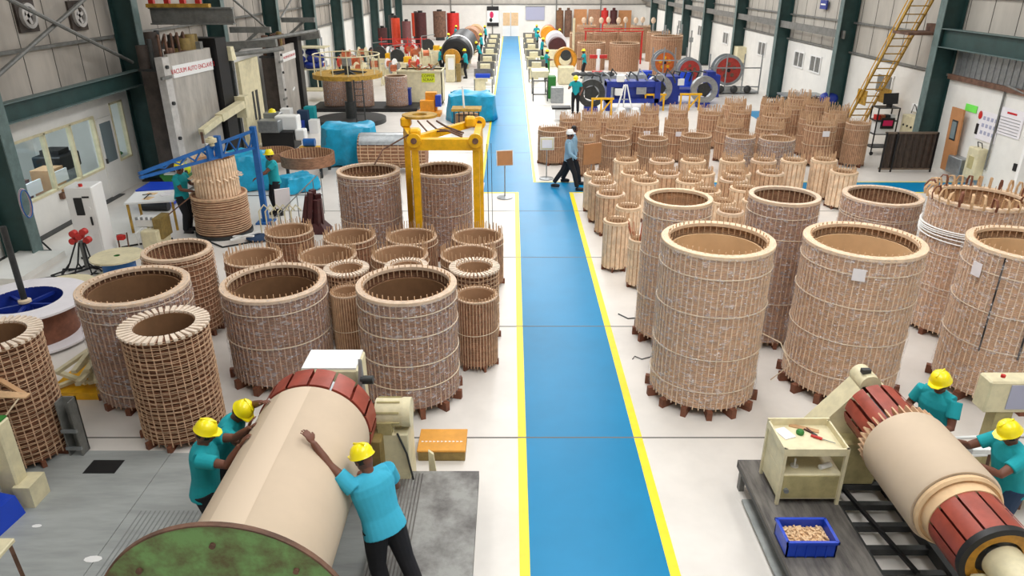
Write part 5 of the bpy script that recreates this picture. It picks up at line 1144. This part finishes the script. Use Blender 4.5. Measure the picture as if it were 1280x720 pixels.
t = thing('small_trolley', 'white trolley with black tray in front of the nearest right-line worker', 'trolley', (2.1, 31.2, 0)); mb('white').b2(-.25, .25, -.25, .25, .1, .5).build('body', t, smooth=0); mb('black').b2(-.4, .4, -.3, .3, .5, .58).build('tray', t, smooth=0)
t = thing('ring_machine', 'orange ring winding machine on a cream base, right line', 'machine', (3.1, 43.0, 0))
mb('cream').b2(-.45, .45, -.8, .3, 0, .95, bev=.04).build('base', t); mb('ochre_ring').lathe([(.38, .3), (.66, .3), (.66, .9), (.38, .9)], (0, 0, 1.25), 40, 'Y', closed=True).build('ring', t); mb('orange').lathe([(.42, .25), (.58, .25), (.58, .4), (.42, .4)], (0, 0, 1.25), 40, 'Y', closed=True).build('paper_ring', t); mb('dark_steel').cyl((0, .2, 1.5), .3, .8, 20, 'Y').build('hub', t)
t = thing('winding_machine', 'cream winding machine with maroon drum behind the orange ring', 'machine', (3.1, 51.5, 0)); mb('cream').b2(-.9, .9, -.6, .2, 0, 1.1, bev=.03).build('base', t); mb('maroon').cyl((0, -.2, 1.25), .6, 1.0, 32, 'Y').build('drum', t); mb('paper').cyl((0, .9, 1.4), .7, 2.2, 30, 'Y').build('roll', t)
t = thing('orange_coil', 'small orange coil at the far end of the right line', 'coil', (2.9, 60.5, 0)); mb('orange').cyl((0, 0, 1.4), .6, 1.2, 28, 'Y').build('winding', t); mb('copper').cyl((.2, 1.5, 1.3), .6, 3, 28, 'Y').build('copper_roll', t); mb('cream').b2(-.4, .4, 0, 3, 0, .8).build('base', t, smooth=0)
# standing red and maroon stacks at the far left
for x, y, r_, h, m_, lab in ((-7.6, 63.5, .5, 2.9, 'maroon', 'tall speckled maroon stack left of the far column'), (-6.9, 73, .62, 2.6, 'rust', 'wide rust-brown stack against the back wall'), (-5.7, 74, .6, 2.4, 'red', 'red-topped stack against the back wall, rightmost'),
  (-9.6, 63.0, .36, 2.5, 'ember', 'bright orange-red standing cylinder at the far left'), (-8.6, 62.2, .36, 2.3, 'maroon2', 'mauve-brown standing cylinder right of the orange-red one'), (-10.2, 65.5, .36, 2.6, 'dark_steel', 'dark standing cylinder left of the orange-red one'), (-9.3, 74, .4, 2.4, 'ember', 'second orange-red cylinder farther back'), (-10.3, 60.5, .36, 1.9, 'maroon', 'short maroon cylinder at the far left wall')):
    if 'ember' not in M: mk('ember', s(222, 72, 40), .5, var=.1); mk('maroon2', s(120, 74, 74), .6, var=.15)
    t = thing('insulating_cylinder', lab, 'cylinder', (x, y, 0)); mb(m_).cyl((0, 0, .3), r_, h-.3, 28).build('body', t); mb('dark_steel').cyl((0, 0, 0), r_*.7, .3, 20).build('foot', t); mb('black').cyl((0, 0, h), r_*.4, .15, 16).build('cap', t)
t = thing('red_railing', 'thin red pipe frame before the standing cylinders', 'frame', (-8.5, 58, 0))
for z in (.9, 1.25): mb('red').tube([(-1.7, 0, z), (2.2, 0, z)], .035, 6).build('rail', t)
for x in (-1.5, -.5, .5, 1.5): mb('red').tube([(x, 0, 0), (x, 0, 1.4)], .035, 6).build('post', t)
for x in (-.6, .6): mb('red').tube([(x, 0, 1.25), (x+.6, 1.2, .6)], .03, 6).build('brace', t)
# clutter of spools and frames between the ring platform and the stacks
for i in range(16):
    x = -10.4+(i % 8)*.7+rnd.uniform(-.15, .15); y = 42+(i//8)*7+rnd.uniform(-2, 2); c = ['galv', 'pink', 'copper', 'cream', 'dark_steel', 'white'][i % 6]
    t = thing('spool_stand', 'stand with %s spool, %s from left in the %s row of far spools' % ({'galv': 'grey', 'pink': 'red', 'copper': 'copper', 'cream': 'cream', 'dark_steel': 'dark', 'white': 'white'}[c], ORD[i % 8], 'near' if i < 8 else 'rear'), 'spool stand', (x, y, 0), rnd.uniform(-.5, .5), 'spool stands in the far left clutter')
    for sx in (-.35, .35): mb('cream').bar((sx, -.35, 0), (sx, 0, 1.2), .06).bar((sx, .35, 0), (sx, 0, 1.2), .06).build('trestle', t, smooth=0)
    mb('galv').cyl((-.45, 0, 1.15), .03, .9, 8, 'X').build('axle', t)
    for sx in (-.25, .2): mb('red' if c == 'pink' else c).cyl((sx, 0, 1.15), .3, .05, 24, 'X').build('spool_flange', t)
    mb('copper').cyl((-.2, 0, 1.15), .18, .4, 20, 'X').build('spool_core', t)
for i, (x, y) in enumerate(((-6.6, 44.5), (-8.0, 46.5), (-5.6, 52))): 
    t = thing('cream_machine', 'cream machine block among the spools, %s' % ['behind the scrap container', 'behind the ring platform', 'left of the black coil'][i], 'machine', (x, y, 0)); mb('cream').b2(-.7, .7, -.5, .5, 0, 1.0, bev=.04).build('body', t); mb('dark_steel').cyl((-.2, 0, 1.3), .42, .2, 24, 'Y').build('wheel', t); mb('yellow').b2(.2, .6, -.3, .3, 1.0, 1.3).build('guard', t, smooth=0); mb('galv').tube([(-.6, 0, 1), (-.6, 0, 1.9), (.3, 0, 2.0)], .03, 6).build('arm', t)
# right: cable machine group
t = thing('cable_winding_machine', 'big dark blue cable winding machine with white boxes', 'machine', (5.2, 34.0, 0))
f = mb('machine_blue').b2(-.9, 1.5, -.5, .5, .35, .55).b2(-.9, -.7, -.5, .5, 0, 1.25).b2(1.3, 1.55, -.5, .5, 0, 1.3).b2(-.9, 1.5, -.45, .45, 1.05, 1.3).b2(-.5, 1.3, -.3, .3, .5, 1.05); f.build('frame', t, smooth=0)
for x, z in ((-.3, 1.45), (-.35, .85)): mb('white').b2(x-.17, x+.17, -.6, -.35, z-.15, z+.15, bev=.02).build('control_box', t)
mb('galv').b2(.45, .9, -.53, -.48, .75, 1.05).build('panel', t, smooth=0)
for i in range(9): x = -1.6+i*.42; mb(['dark_steel', 'galv'][i % 2]).tube([(x, .2, 1.2), (x+.15, .1, 1.55+.12*(i % 3)), (x+.4, -.1, 1.5), (x+.5, -.2, 1.2)], .04, 7).build('hose', t)
t = thing('cable_winding_machine', 'dark blue cable machine with blue upright behind the silver ring', 'machine', (8.3, 35.8, 0))
mb('machine_blue').b2(-1.0, -.3, -.5, .5, 0, 1.3).b2(-1.0, 1.3, -.4, .4, .4, .7).b2(1.0, 1.4, -.4, .4, .9, 1.5).build('frame', t, smooth=0); mb('white').b2(-.4, -.1, -.55, -.4, .9, 1.2).build('control_box', t, smooth=0)
for i in range(5): mb('dark_steel').tube([(-.6+i*.3, .2, 1.0), (-.5+i*.3, 0, 1.5), (-.2+i*.3, -.1, 1.45)], .04, 7).build('hose', t)
for x, y, lab in ((6.95, 35.0, 'large silver cable ring behind the middle yellow trestle'), (9.0, 34.6, 'large silver cable ring behind the right yellow trestle'), (3.6, 33.5, 'dark wound cable ring behind the left yellow trestle')):
    t = thing('cable_ring', lab, 'ring', (x, y, 0)); mb('galv' if x > 5 else 'dark_steel').lathe([(.36, -.15), (.62, -.15), (.62, .15), (.36, .15)], (0, 0, .8), 32, 'Y', closed=True).build('ring', t); mb('dark_steel').lathe([(.001, 0), (.36, 0)], (0, 0, .8), 5, 'Y').build('spider', t); mb('machine_blue').b2(-.3, .3, -.2, .2, 0, .22).build('base', t, smooth=0)
for x, y, lab in ((4.0, 32.4, 'left yellow trestle below the cable machine'), (6.55, 33.6, 'middle yellow trestle below the silver ring'), (8.2, 33.7, 'right yellow trestle below the silver ring')):
    t = thing('yellow_trestle', lab, 'trestle', (x, y, 0))
    for px_ in (-.45, -.05, .4): mb('yellow').box((px_, 0, .35), (.07, .07, .7)).build('leg', t, smooth=0)
    mb('yellow').b2(-.5, .5, -.05, .05, .68, .76).build('top_bar', t, smooth=0); mb('yellow').bar((-.05, 0, .1), (.4, 0, .68), .06).build('brace', t, smooth=0)
t = thing('white_tripod', 'white folding tripod ladder in front of the cable machine', 'tripod', (4.95, 32.2, 0))
for a in (-.4, .4): mb('white').bar((a, -.1, 0), (a*.15, 0, 1.35), .05).build('leg', t, smooth=0)
mb('white').bar((0, .45, 0), (0, 0, 1.35), .05).build('leg', t, smooth=0); mb('galv').b2(-.15, .15, -.04, .04, .7, .74).build('step', t, smooth=0)
for x, lab in ((4.75, 'left white plastic drum under the tripod'), (5.35, 'right white plastic drum beside the tripod')): mb('white').lathe([(.001, 0), (.17, 0), (.18, .3), (.16, .42), (.1, .46), (.001, .46)], n=20).build('plastic_drum', loc=(x, 31.6, 0), label=lab, cat='drum')
for x, y, lab in ((7.05, 39.3, 'left blue steel drum behind the cable machines'), (9.1, 38.9, 'right blue steel drum behind the cable machines')): mb('crate_blue').lathe([(.001, 0), (.34, 0), (.34, .5), (.36, .52), (.34, .54), (.34, 1.1), (.001, 1.1)], n=24).build('oil_drum', loc=(x, y, 0), label=lab, cat='drum')
mb('machine_blue').b2(-.35, .35, -.3, .3, 0, 1.1, bev=.04).build('blue_cabinet', loc=(10.2, 37.8, 0), label='short blue cabinet left of the red reel rack', cat='cabinet')
t = thing('grey_control_desk', 'long light grey desk with cables behind the cable machine', 'desk', (4.9, 38.6, 0)); mb('galv').b2(-1.2, .9, -.4, .4, 0, 1.0, bev=.03).build('body', t); mb('galv').b2(1.1, 2.0, -.3, .5, 0, 1.05, bev=.03).build('side_box', t)
for i in range(6): mb('dark_steel').ell((-1.6+i*.35, -.3, 1.05), (.25, .2, .12), 10, 6).build('cable_heap', loc=(4.9, 38.6, 0), label='dark cable heap on the long grey desk', cat='cables', group='cable heaps on the grey desk')
t = thing('red_fixture', 'red and white pipe fixture left of the big brown drums', 'fixture', (5.0, 43.5, 0)); mb('red').cyl((0, 0, 0), .35, .6, 16).build('base', t); mb('white').cyl((0, 0, .6), .12, 1.2, 14).build('column', t); mb('red').b2(-.5, .5, -.1, .1, 1.3, 1.5).build('arm', t, smooth=0)
# cable reels on racks
mk('orange_red', s(206, 104, 40), .5, var=.25, vscale=8); mk('red_reel', s(176, 56, 46), .5, var=.25, vscale=6)
def vreel(lab, x, y, r, hubm, z=.1, rz=0):
    t = thing('cable_reel', lab, 'reel', (x, y, 0), rz)
    for yy in (-.35, .3): mb('galv').lathe([(r*.82, yy), (r, yy), (r, yy+.06), (r*.82, yy+.06)], (0, 0, r+z), 40, 'Y', closed=True).build('flange_rim', t); mb(hubm).lathe([(.05, yy+.01), (r*.83, yy+.01), (r*.83, yy+.05), (.05, yy+.05)], (0, 0, r+z), 40, 'Y', closed=True).build('flange', t)
    mb('galv').cyl((0, -.3, r+z), r*.85, .62, 32, 'Y').build('cable', t)
    g = mb('rust' if hubm == 'red_reel' else 'yellow')
    for k in range(5): a = k*2*pi/5+.4; g.cyl((r*.4*cos(a), -.37, r+z+r*.4*sin(a)), r*.13, .04, 16, 'Y')
    g.build('hub_holes', t); mb('black').cyl((0, -.4, r+z), r*.12, .08, 16, 'Y').build('hub', t)
    return t
vreel('grey cable reel with orange centre, left of the three reels', 8.75, 43.2, .68, 'orange_red', .45)
vreel('red cable reel in the middle of the three reels', 9.65, 40.8, .66, 'red_reel', .3)
vreel('red cable reel on the rack, rightmost of the three reels', 11.4, 39.6, .78, 'red_reel', .35)
def rack(lab, x, y, w):
    t = thing('pipe_rack', lab, 'rack', (x, y, 0))
    for sx in (-w/2, -w/6, w/6, w/2): mb('galv').tube([(sx, -.8, 0), (sx, -.8, 2.0)], .035, 6).build('upright', t)
    for z in (.35, 1.3): mb('galv').tube([(-w/2, -.8, z), (w/2, -.8, z)], .035, 6).build('rail', t)
    mb('galv').b2(-w/2, w/2, -.9, .6, .05, .12).build('base', t, smooth=0)
    for sx in (-.7, 0, .7): mb('dark_steel').ell((sx, -1.0, .25), (.2, .15, .2), 12, 8).build('caster_wheel', t)
rack('galvanised pipe rack around the rightmost red reel', 11.6, 39.6, 2.7)
rack('galvanised pipe rack around the orange-centred reel', 8.9, 43.2, 1.9)
# big brown drums at the back right
for x, y, r_, h, lab in ((5.2, 49.5, .95, 1.7, 'wide brown drum at the back, left of the front three'), (7.3, 49.0, 1.0, 1.7, 'wide brown drum at the back, middle of the front three'), (9.6, 47.0, 1.0, 2.3, 'tall wide brown drum at the back, behind the orange-centred reel'),
   (5.0, 55, .85, 1.9, 'pale brown drum in the second back row, leftmost'), (6.9, 56, .9, 1.9, 'pale brown drum in the second back row, second'), (8.8, 56, .9, 1.9, 'pale brown drum in the second back row, third'), (10.5, 54.5, .85, 2.0, 'pale brown drum in the second back row, rightmost'),
   (6.0, 61.5, .8, 2.0, 'pale brown drum in the third back row, left'), (8.2, 62, .8, 2.0, 'pale brown drum in the third back row, middle'), (10.3, 61, .8, 2.0, 'pale brown drum in the third back row, right')):
    drum(lab, x, y, r_, h, 'thin', tone=1, bands=(.92,), feet=0, pin=.12, foot_h=.0, cat='drum', group='big brown drums at the back')
t = thing('red_crossbeam_frame', 'long red crossbeam frame above the pale brown drums', 'frame', (7.2, 52.5, 0))
for z, y in ((2.15, 0), (2.3, .4)): mb('red').b2(-2.2, 1.9, y-.03, y+.03, z, z+.06).build('beam', t, smooth=0)
for x in (-2.1, 1.8): mb('red').b2(x-.05, x+.05, 0, .1, 0, 2.2).build('post', t, smooth=0)
mb('cream').tube([(-2.9, .5, 0), (-2.9, .5, 3.0)], .09, 10).build('column', loc=(7.2, 52.5, 0), label='pinkish vertical pipe left of the red crossbeam', cat='pipe')
for i in range(9): 
    x = 6.2+i*.75; t = thing('vertical_spindle', 'pale rounded spindle behind the brown drums, %s from the left' % ORD[i], 'spindle', (x, 66+(i % 2), 0), 0, 'pale spindles behind the brown drums'); mb('galv').cyl((0, 0, 0), .07, 2.1, 12).build('shaft', t); mb('rim_b').ell((0, 0, 2.15), (.2, .2, .26), 14, 10).build('head', t)
for i in range(7):
    x = 10.2+i*.33; t = thing('steel_mast', 'thin grey mast behind the tall brown drum, %s from the left' % ORD[i], 'mast', (x, 51.5+(i % 3)*.8, 0), 0, 'grey masts by the right wall'); mb('galv').tube([(0, 0, 0), (0, 0, 2.3+.3*(i % 2))], .05, 8).build('tube', t); mb('galv').box((0, 0, 1.7), (.22, .2, .3)).build('bracket', t, smooth=0)
for i, (x, w, h, m_) in enumerate(((6.9, 1.3, 2.6, 'brown_board'), (8.3, 1.2, 2.6, 'kraft_b'), (11.4, 1.3, 2.5, 'brown_board'))): mb(m_).b2(-w/2, w/2, -.05, .05, 0, h).build('board_sheet', loc=(x, 77.5, 0), smooth=0, label='tall brown board leaning at the back wall, %s' % ['left', 'darker middle one', 'right'][i], cat='board')
for x, m_, lab in ((9.3, 'red', 'red standing roll at the back wall, left'), (10.2, 'maroon', 'maroon standing roll at the back wall, right'), (4.8, 'kraft_dark', 'dark brown roll at the back wall beside the boards'), (5.65, 'rust', 'short rust-coloured roll at the back wall beside the boards')): mb(m_).lathe([(.001, 0), (.36, 0), (.36, 2.5), (.15, 2.55), (.15, 2.75), (.001, 2.75)], n=20).build('standing_roll', loc=(x, 77.0, 0), label=lab, cat='roll')
# poster and whiteboard
t = thing('safety_poster', 'black and white safety poster with pink figure left of the back door', 'poster', (-1.95, 78.1, 0))
mb('white').b2(-.6, .6, -.04, .0, .95, 2.85).build('sheet', t, smooth=0); mb('black').b2(-.6, .6, -.05, -.04, 2.45, 2.85).b2(-.6, .6, -.05, -.04, .95, 1.3).build('bars', t, smooth=0); mb('pink').ell((-.12, -.05, 2.05), (.2, .015, .32), 16, 8).build('figure', t); mb('black').ell((-.2, -.05, 1.55), (.15, .015, .2), 12, 8).build('shadow_figure', t)
t = thing('whiteboard', 'pale lavender whiteboard right of the back door', 'whiteboard', (2.35, 78.1, 0)); mb('screen').b2(-.95, .95, -.03, 0, 1.55, 2.8).build('board', t, smooth=0); mb('grey_steel').b2(-1.0, 1.0, -.05, 0, 2.8, 2.86).build('top_rail', t, smooth=0)
mb('blue_floor').b2(10.6, 11.7, 30.5, 33.5, 0, .004).build('trim_90', smooth=0)['kind'] = 'structure'
# ---------------------------------------------------------------- right wall
t = thing('yellow_stair_ladder', 'steep yellow-brown stair ladder up the right wall', 'ladder', (0, 0, 0))
L0, L1 = Vector((12.7, 27.3, 0)), Vector((12.7, 23.55, 5.6)); wx = .32
for s_ in (-1, 1): d_ = Vector((wx*s_, 0, 0)); mb('yellow_dark').bar(L0+d_, L1+d_, .05, .1).build('stringer', t, smooth=0)
for i in range(1, 22): p = L0.lerp(L1, i/22); mb('yellow_dark').box(p, (2*wx, .1, .03)).build('rung', t, smooth=0)
for s_ in (-1, 1):
    off = Vector((wx*s_, -.25, .75)); mb('yellow').tube([L0+off, L1+off], .018, 6).build('handrail', t)
    for u in (.1, .35, .6, .85): p = L0.lerp(L1, u)+Vector((wx*s_, 0, 0)); mb('yellow').tube([p, p+Vector((0, -.25, .75))], .016, 6).build('rail_post', t)
mb('yellow_dark').box((12.42, 26.1, 1.75), (.03, .7, .5)).build('kick_board', t, smooth=0); mb('yellow_dark').box((13.02, 25.7, 1.85), (.03, .8, .5)).build('kick_board', t, smooth=0)
t2 = mb('rust').b2(12.3, 13.5, 23.6, 24.6, 4.0, 4.08).b2(13.35, 13.5, 23.6, 24.6, 4.08, 4.3); t2.build('landing', t, smooth=0)
t = thing('corrugated_barrier', 'dark brown corrugated barrier panel on the floor at right', 'barrier', (0, 0, 0))
f = mb('maroon2c') if 'maroon2c' in M else None
mk('barrier_brown', s(74, 62, 54), .5, .3, var=.25, vscale=6); mk('barrier_light', s(120, 104, 90), .45, .3)
y0 = 22.35; N = 16; pts = []; x0, x1 = 11.65, 13.2
vs = []; 
for i in range(N*2+1):
    x = x0+(x1-x0)*i/(N*2); yy = y0+(.05 if (i//2) % 2 else 0)
    vs += [(x, yy, .12), (x, yy, 1.2)]
mb('barrier_brown').add(vs, [(2*i, 2*i+2, 2*i+3, 2*i+1) for i in range(N*2)]).build('corrugated_sheet', t, smooth=0).modifiers.new('s', 'SOLIDIFY').thickness = .015
mb('barrier_light').b2(x0-.03, x1+.03, y0-.03, y0+.08, 1.2, 1.25).b2(x0-.03, x1+.03, y0-.03, y0+.08, .07, .12).build('frame_rails', t, smooth=0)
for x in (x0-.02, x0+.32, x1+.02): mb('black').b2(x-.02, x+.02, y0-.05, y0, 0 if x > x0+.1 and x < x1 else .0, 1.25).build('post', t, smooth=0)
t = thing('server_shelf', 'black open wheeled shelf with monitor on top by the ladder foot', 'shelf', (12.75, 24.9, 0))
for sx in (-.35, .35):
    for sy in (-.25, .25): mb('black').box((sx, sy, .8), (.035, .035, 1.6)).build('post', t, smooth=0)
for z in (.25, .7, 1.15, 1.58): mb('dark_steel').b2(-.37, .37, -.27, .27, z, z+.03).build('shelf', t, smooth=0)
for sx in (-.33, .33): mb('rubber').cyl((sx, -.27, .06), .06, .04, 14, 'Y').build('caster', t)
t2 = thing('monitor', 'black monitor tilted on top of the wheeled shelf', 'monitor', (12.8, 24.8, 1.61)); mb('black').box((0, 0, .28), (.55, .04, .36), rz=.2, rx=-.15).build('screen', t2, smooth=0); mb('black').cyl((0, .02, 0), .1, .12, 12).build('stand', t2)
t2 = thing('pink_sign', 'black framed card with bright pink panel on the wheeled shelf', 'sign', (12.75, 24.6, 1.1)); mb('black').b2(-.22, .22, -.02, .02, -.18, .18).build('frame', t2, smooth=0); mb('pink').b2(-.16, .16, -.03, -.02, -.08, .1).build('panel', t2, smooth=0)
for i in range(4): mb(['red', 'copper', 'dark_steel', 'white'][i]).b2(-.07, .07, -.1, .1, 0, .16).build('small_device', loc=(12.5+.17*i, 24.9, 1.18), smooth=0, label='%s small device on the upper shelf below the monitor' % ['red', 'copper', 'dark', 'white'][i], cat='device')
mb('white').b2(-.3, .3, -.25, .25, 0, .4).build('white_case', loc=(12.75, 24.9, .73), smooth=0, label='white case on the middle of the wheeled shelf', cat='case')
t = thing('cream_control_box', 'cream wall control box with three black knobs beside the shelf', 'control box', (XR-.02, 24.4, .95))
mb('cream').b2(-.3, 0, -.55, .35, -.35, .45, bev=.02).build('body', t)
for k in range(3): mb('black').cyl((-.33, -.35+.25*k, .12), .035, .05, 12, 'X').build('knob', t)
mb('white').b2(-.1, 0, -.3, .3, .55, .8, bev=.02).build('breaker', t); mb('black').tube([(-.1, -.2, .5), (-.15, -.1, .75), (-.1, .1, .8), (-.1, .2, .5)], .015, 6).build('cable_loops', t)
t = thing('wooden_door_panel', 'orange-brown wooden door panel with small window leaning on the right wall', 'door panel', (XR-.16, 21.9, 0), R(90))
mb('brown_board').box((0, 0, 1.1), (.62, .05, 1.9), rx=-.04).build('panel', t, smooth=0); mb('dark_steel').box((0, .035, 1.4), (.3, .02, .6), rx=-.04).build('window_frame', t, smooth=0); mb('glass_dark').box((0, .05, 1.4), (.22, .02, .5), rx=-.04).build('window_glass', t, smooth=0)
mb('lime2' if 'lime2' in M else 'lime').b2(-.01, .01, -.28, .28, -.1, .1).build('green_sign', loc=(XR-.02, 21.6, 2.1), smooth=0, label='small bright green notice high on the right white wall', cat='notice').data.materials[0] = mk('lime2', s(120, 236, 90), .6)
t = thing('notice_board', 'white sheet with red round mark and black icon on the right wall', 'notice', (XR-.02, 20.75, 1.75)); mb('paper').b2(-.01, .01, -.55, .35, -.42, .38).build('sheet', t, smooth=0); mb('red').ell((-.02, .32, .25), (.01, .09, .12), 12, 8).build('red_mark', t); mb('black').b2(-.02, -.01, .28, .4, -.3, .0).build('black_icon', t, smooth=0)
for r_ in range(3):
    for c_ in range(4): mb('screen').b2(-.018, -.01, -.48+.18*c_, -.38+.18*c_, -.25+.2*r_, -.15+.2*r_).build('printed_patch', t, smooth=0)
t = thing('rules_sheet', 'large grey rules sheet with red heading near the right edge', 'notice', (XR-.02, 19.75, 2.02)); mb('paper').b2(-.01, .01, -.5, .5, -.36, .36).build('sheet', t, smooth=0); mb('sign_red').b2(-.018, -.01, -.2, .2, .22, .27).build('red_heading', t, smooth=0)
for k in range(6): mb('galv').b2(-.018, -.01, -.42, .42, -.3+.08*k, -.287+.08*k).build('text_line', t, smooth=0)
struct(mb('grey_steel').tube([(XR-.05, 20.25, .6), (XR-.05, 20.25, 2.75), (XR-.1, 20.15, 2.95), (XR-.1, 19.4, 2.85)], .03, 8).build('trim_91'))
t = thing('wall_conduit_box', 'tall cream electrical box at the foot of the grey conduit', 'electrical box', (XR, 20.6, 0)); mb('cream').b2(-.28, 0, -.25, .25, .25, 1.15, bev=.02).build('body', t); mb('cream_dark').b2(-.29, -.28, -.12, .12, .55, .9).build('panel', t, smooth=0); mb('black').tube([(-.1, -.1, 1.15), (-.15, -.1, 1.3), (-.15, .1, 1.3), (-.1, .1, 1.15)], .015, 6).build('cable_loop', t)
mb('galv').b2(-.3, .0, -.35, .35, .2, .7, bev=.02).build('grey_box', loc=(XR, 21.35, 0), label='low grey box between the wooden panel and the cream electrical box', cat='box')
for y, z in ((18.9, 1.35), (19.1, .95)): mb('black').b2(-.03, 0, -.06, .06, -.1, .1).build('wall_switch', loc=(XR, y, z), smooth=0, label='small dark switch on the right white wall, %s' % ('upper' if z > 1.2 else 'lower'), cat='switch')
f = mb('rust').b2(XR-.12, XR, 14, 23, 2.78, 2.92); f.use('galv').b2(XR+.0, XR+.03, 12, 22.9, 2.92, 3.7)
for i in range(40): f.b2(XR-.02, XR+.0, 12.1+i*.27, 12.2+i*.27, 2.92, 3.7)
struct(f.build('trim_92', smooth=0))
t = thing('overhead_sign', 'small dark purple sign hung high on the right wall', 'sign', (XR-.1, 33.4, 4.55)); mb('machine_blue').b2(-.03, .03, -.35, .35, -.18, .18).build('board', t, smooth=0)
mb('white').b2(-.04, -.03, -.25, .25, -.02, .04).build('letter_band', t, smooth=0)
t = thing('cluttered_table', 'steel table heaped with boxes under the right wall windows', 'table', (12.3, 31.2, 0)); mb('galv').b2(-.9, .8, -.5, .5, 1.05, 1.1).build('tabletop', t, smooth=0)
for x in (-.85, .75):
    for y in (-.45, .45): mb('grey_steel').box((x, y, .52), (.05, .05, 1.05)).build('leg', t, smooth=0)
for x, m_, w in ((-.5, 'kraft', .5), (.1, 'brown_board', .5), (.55, 'kraft_b', .35)): mb(m_).b2(x-w/2, x+w/2, -.4, .3, .62, .95).build('carton', loc=(12.3, 31.2, 0), smooth=0, label='%s carton under the steel table top' % {'kraft': 'tan', 'brown_board': 'orange-brown', 'kraft_b': 'dark brown'}[m_], cat='carton')
mb('galv').b2(-.9, .8, -.5, .5, .58, .62).build('lower_shelf', t, smooth=0)
mb('machine_blue').ell((0, 0, .2), (.4, .3, .25), 12, 8).build('blue_jacket', loc=(13.1, 30.4, .85), label='dark blue jacket hung at the right of the steel table', cat='jacket')
mb('black').ell((0, 0, .2), (.25, .3, .2), 12, 8).build('black_bag', loc=(11.4, 31.9, .3), label='black bag at the left foot of the steel table', cat='bag')
mb('white').cyl((0, 0, 0), .06, .2, 12).build('white_jug', loc=(12.3, 31.3, 1.1), label='white jug on the steel table', cat='jug')
t = thing('breaker_box', 'cream breaker box on the right wall behind the reels', 'electrical box', (XR-.2, 44.2, 1.4)); mb('cream').b2(-.3, .2, -.5, .5, -.4, .5, bev=.02).build('body', t); mb('rust').b2(-.2, .1, -.2, .2, -.8, -.4).build('conduit_entry', t, smooth=0)
struct(mb('white').b2(XR-.8, XR, 17.8, 17.9, 0, 2.8).build('wall_stub', smooth=0))
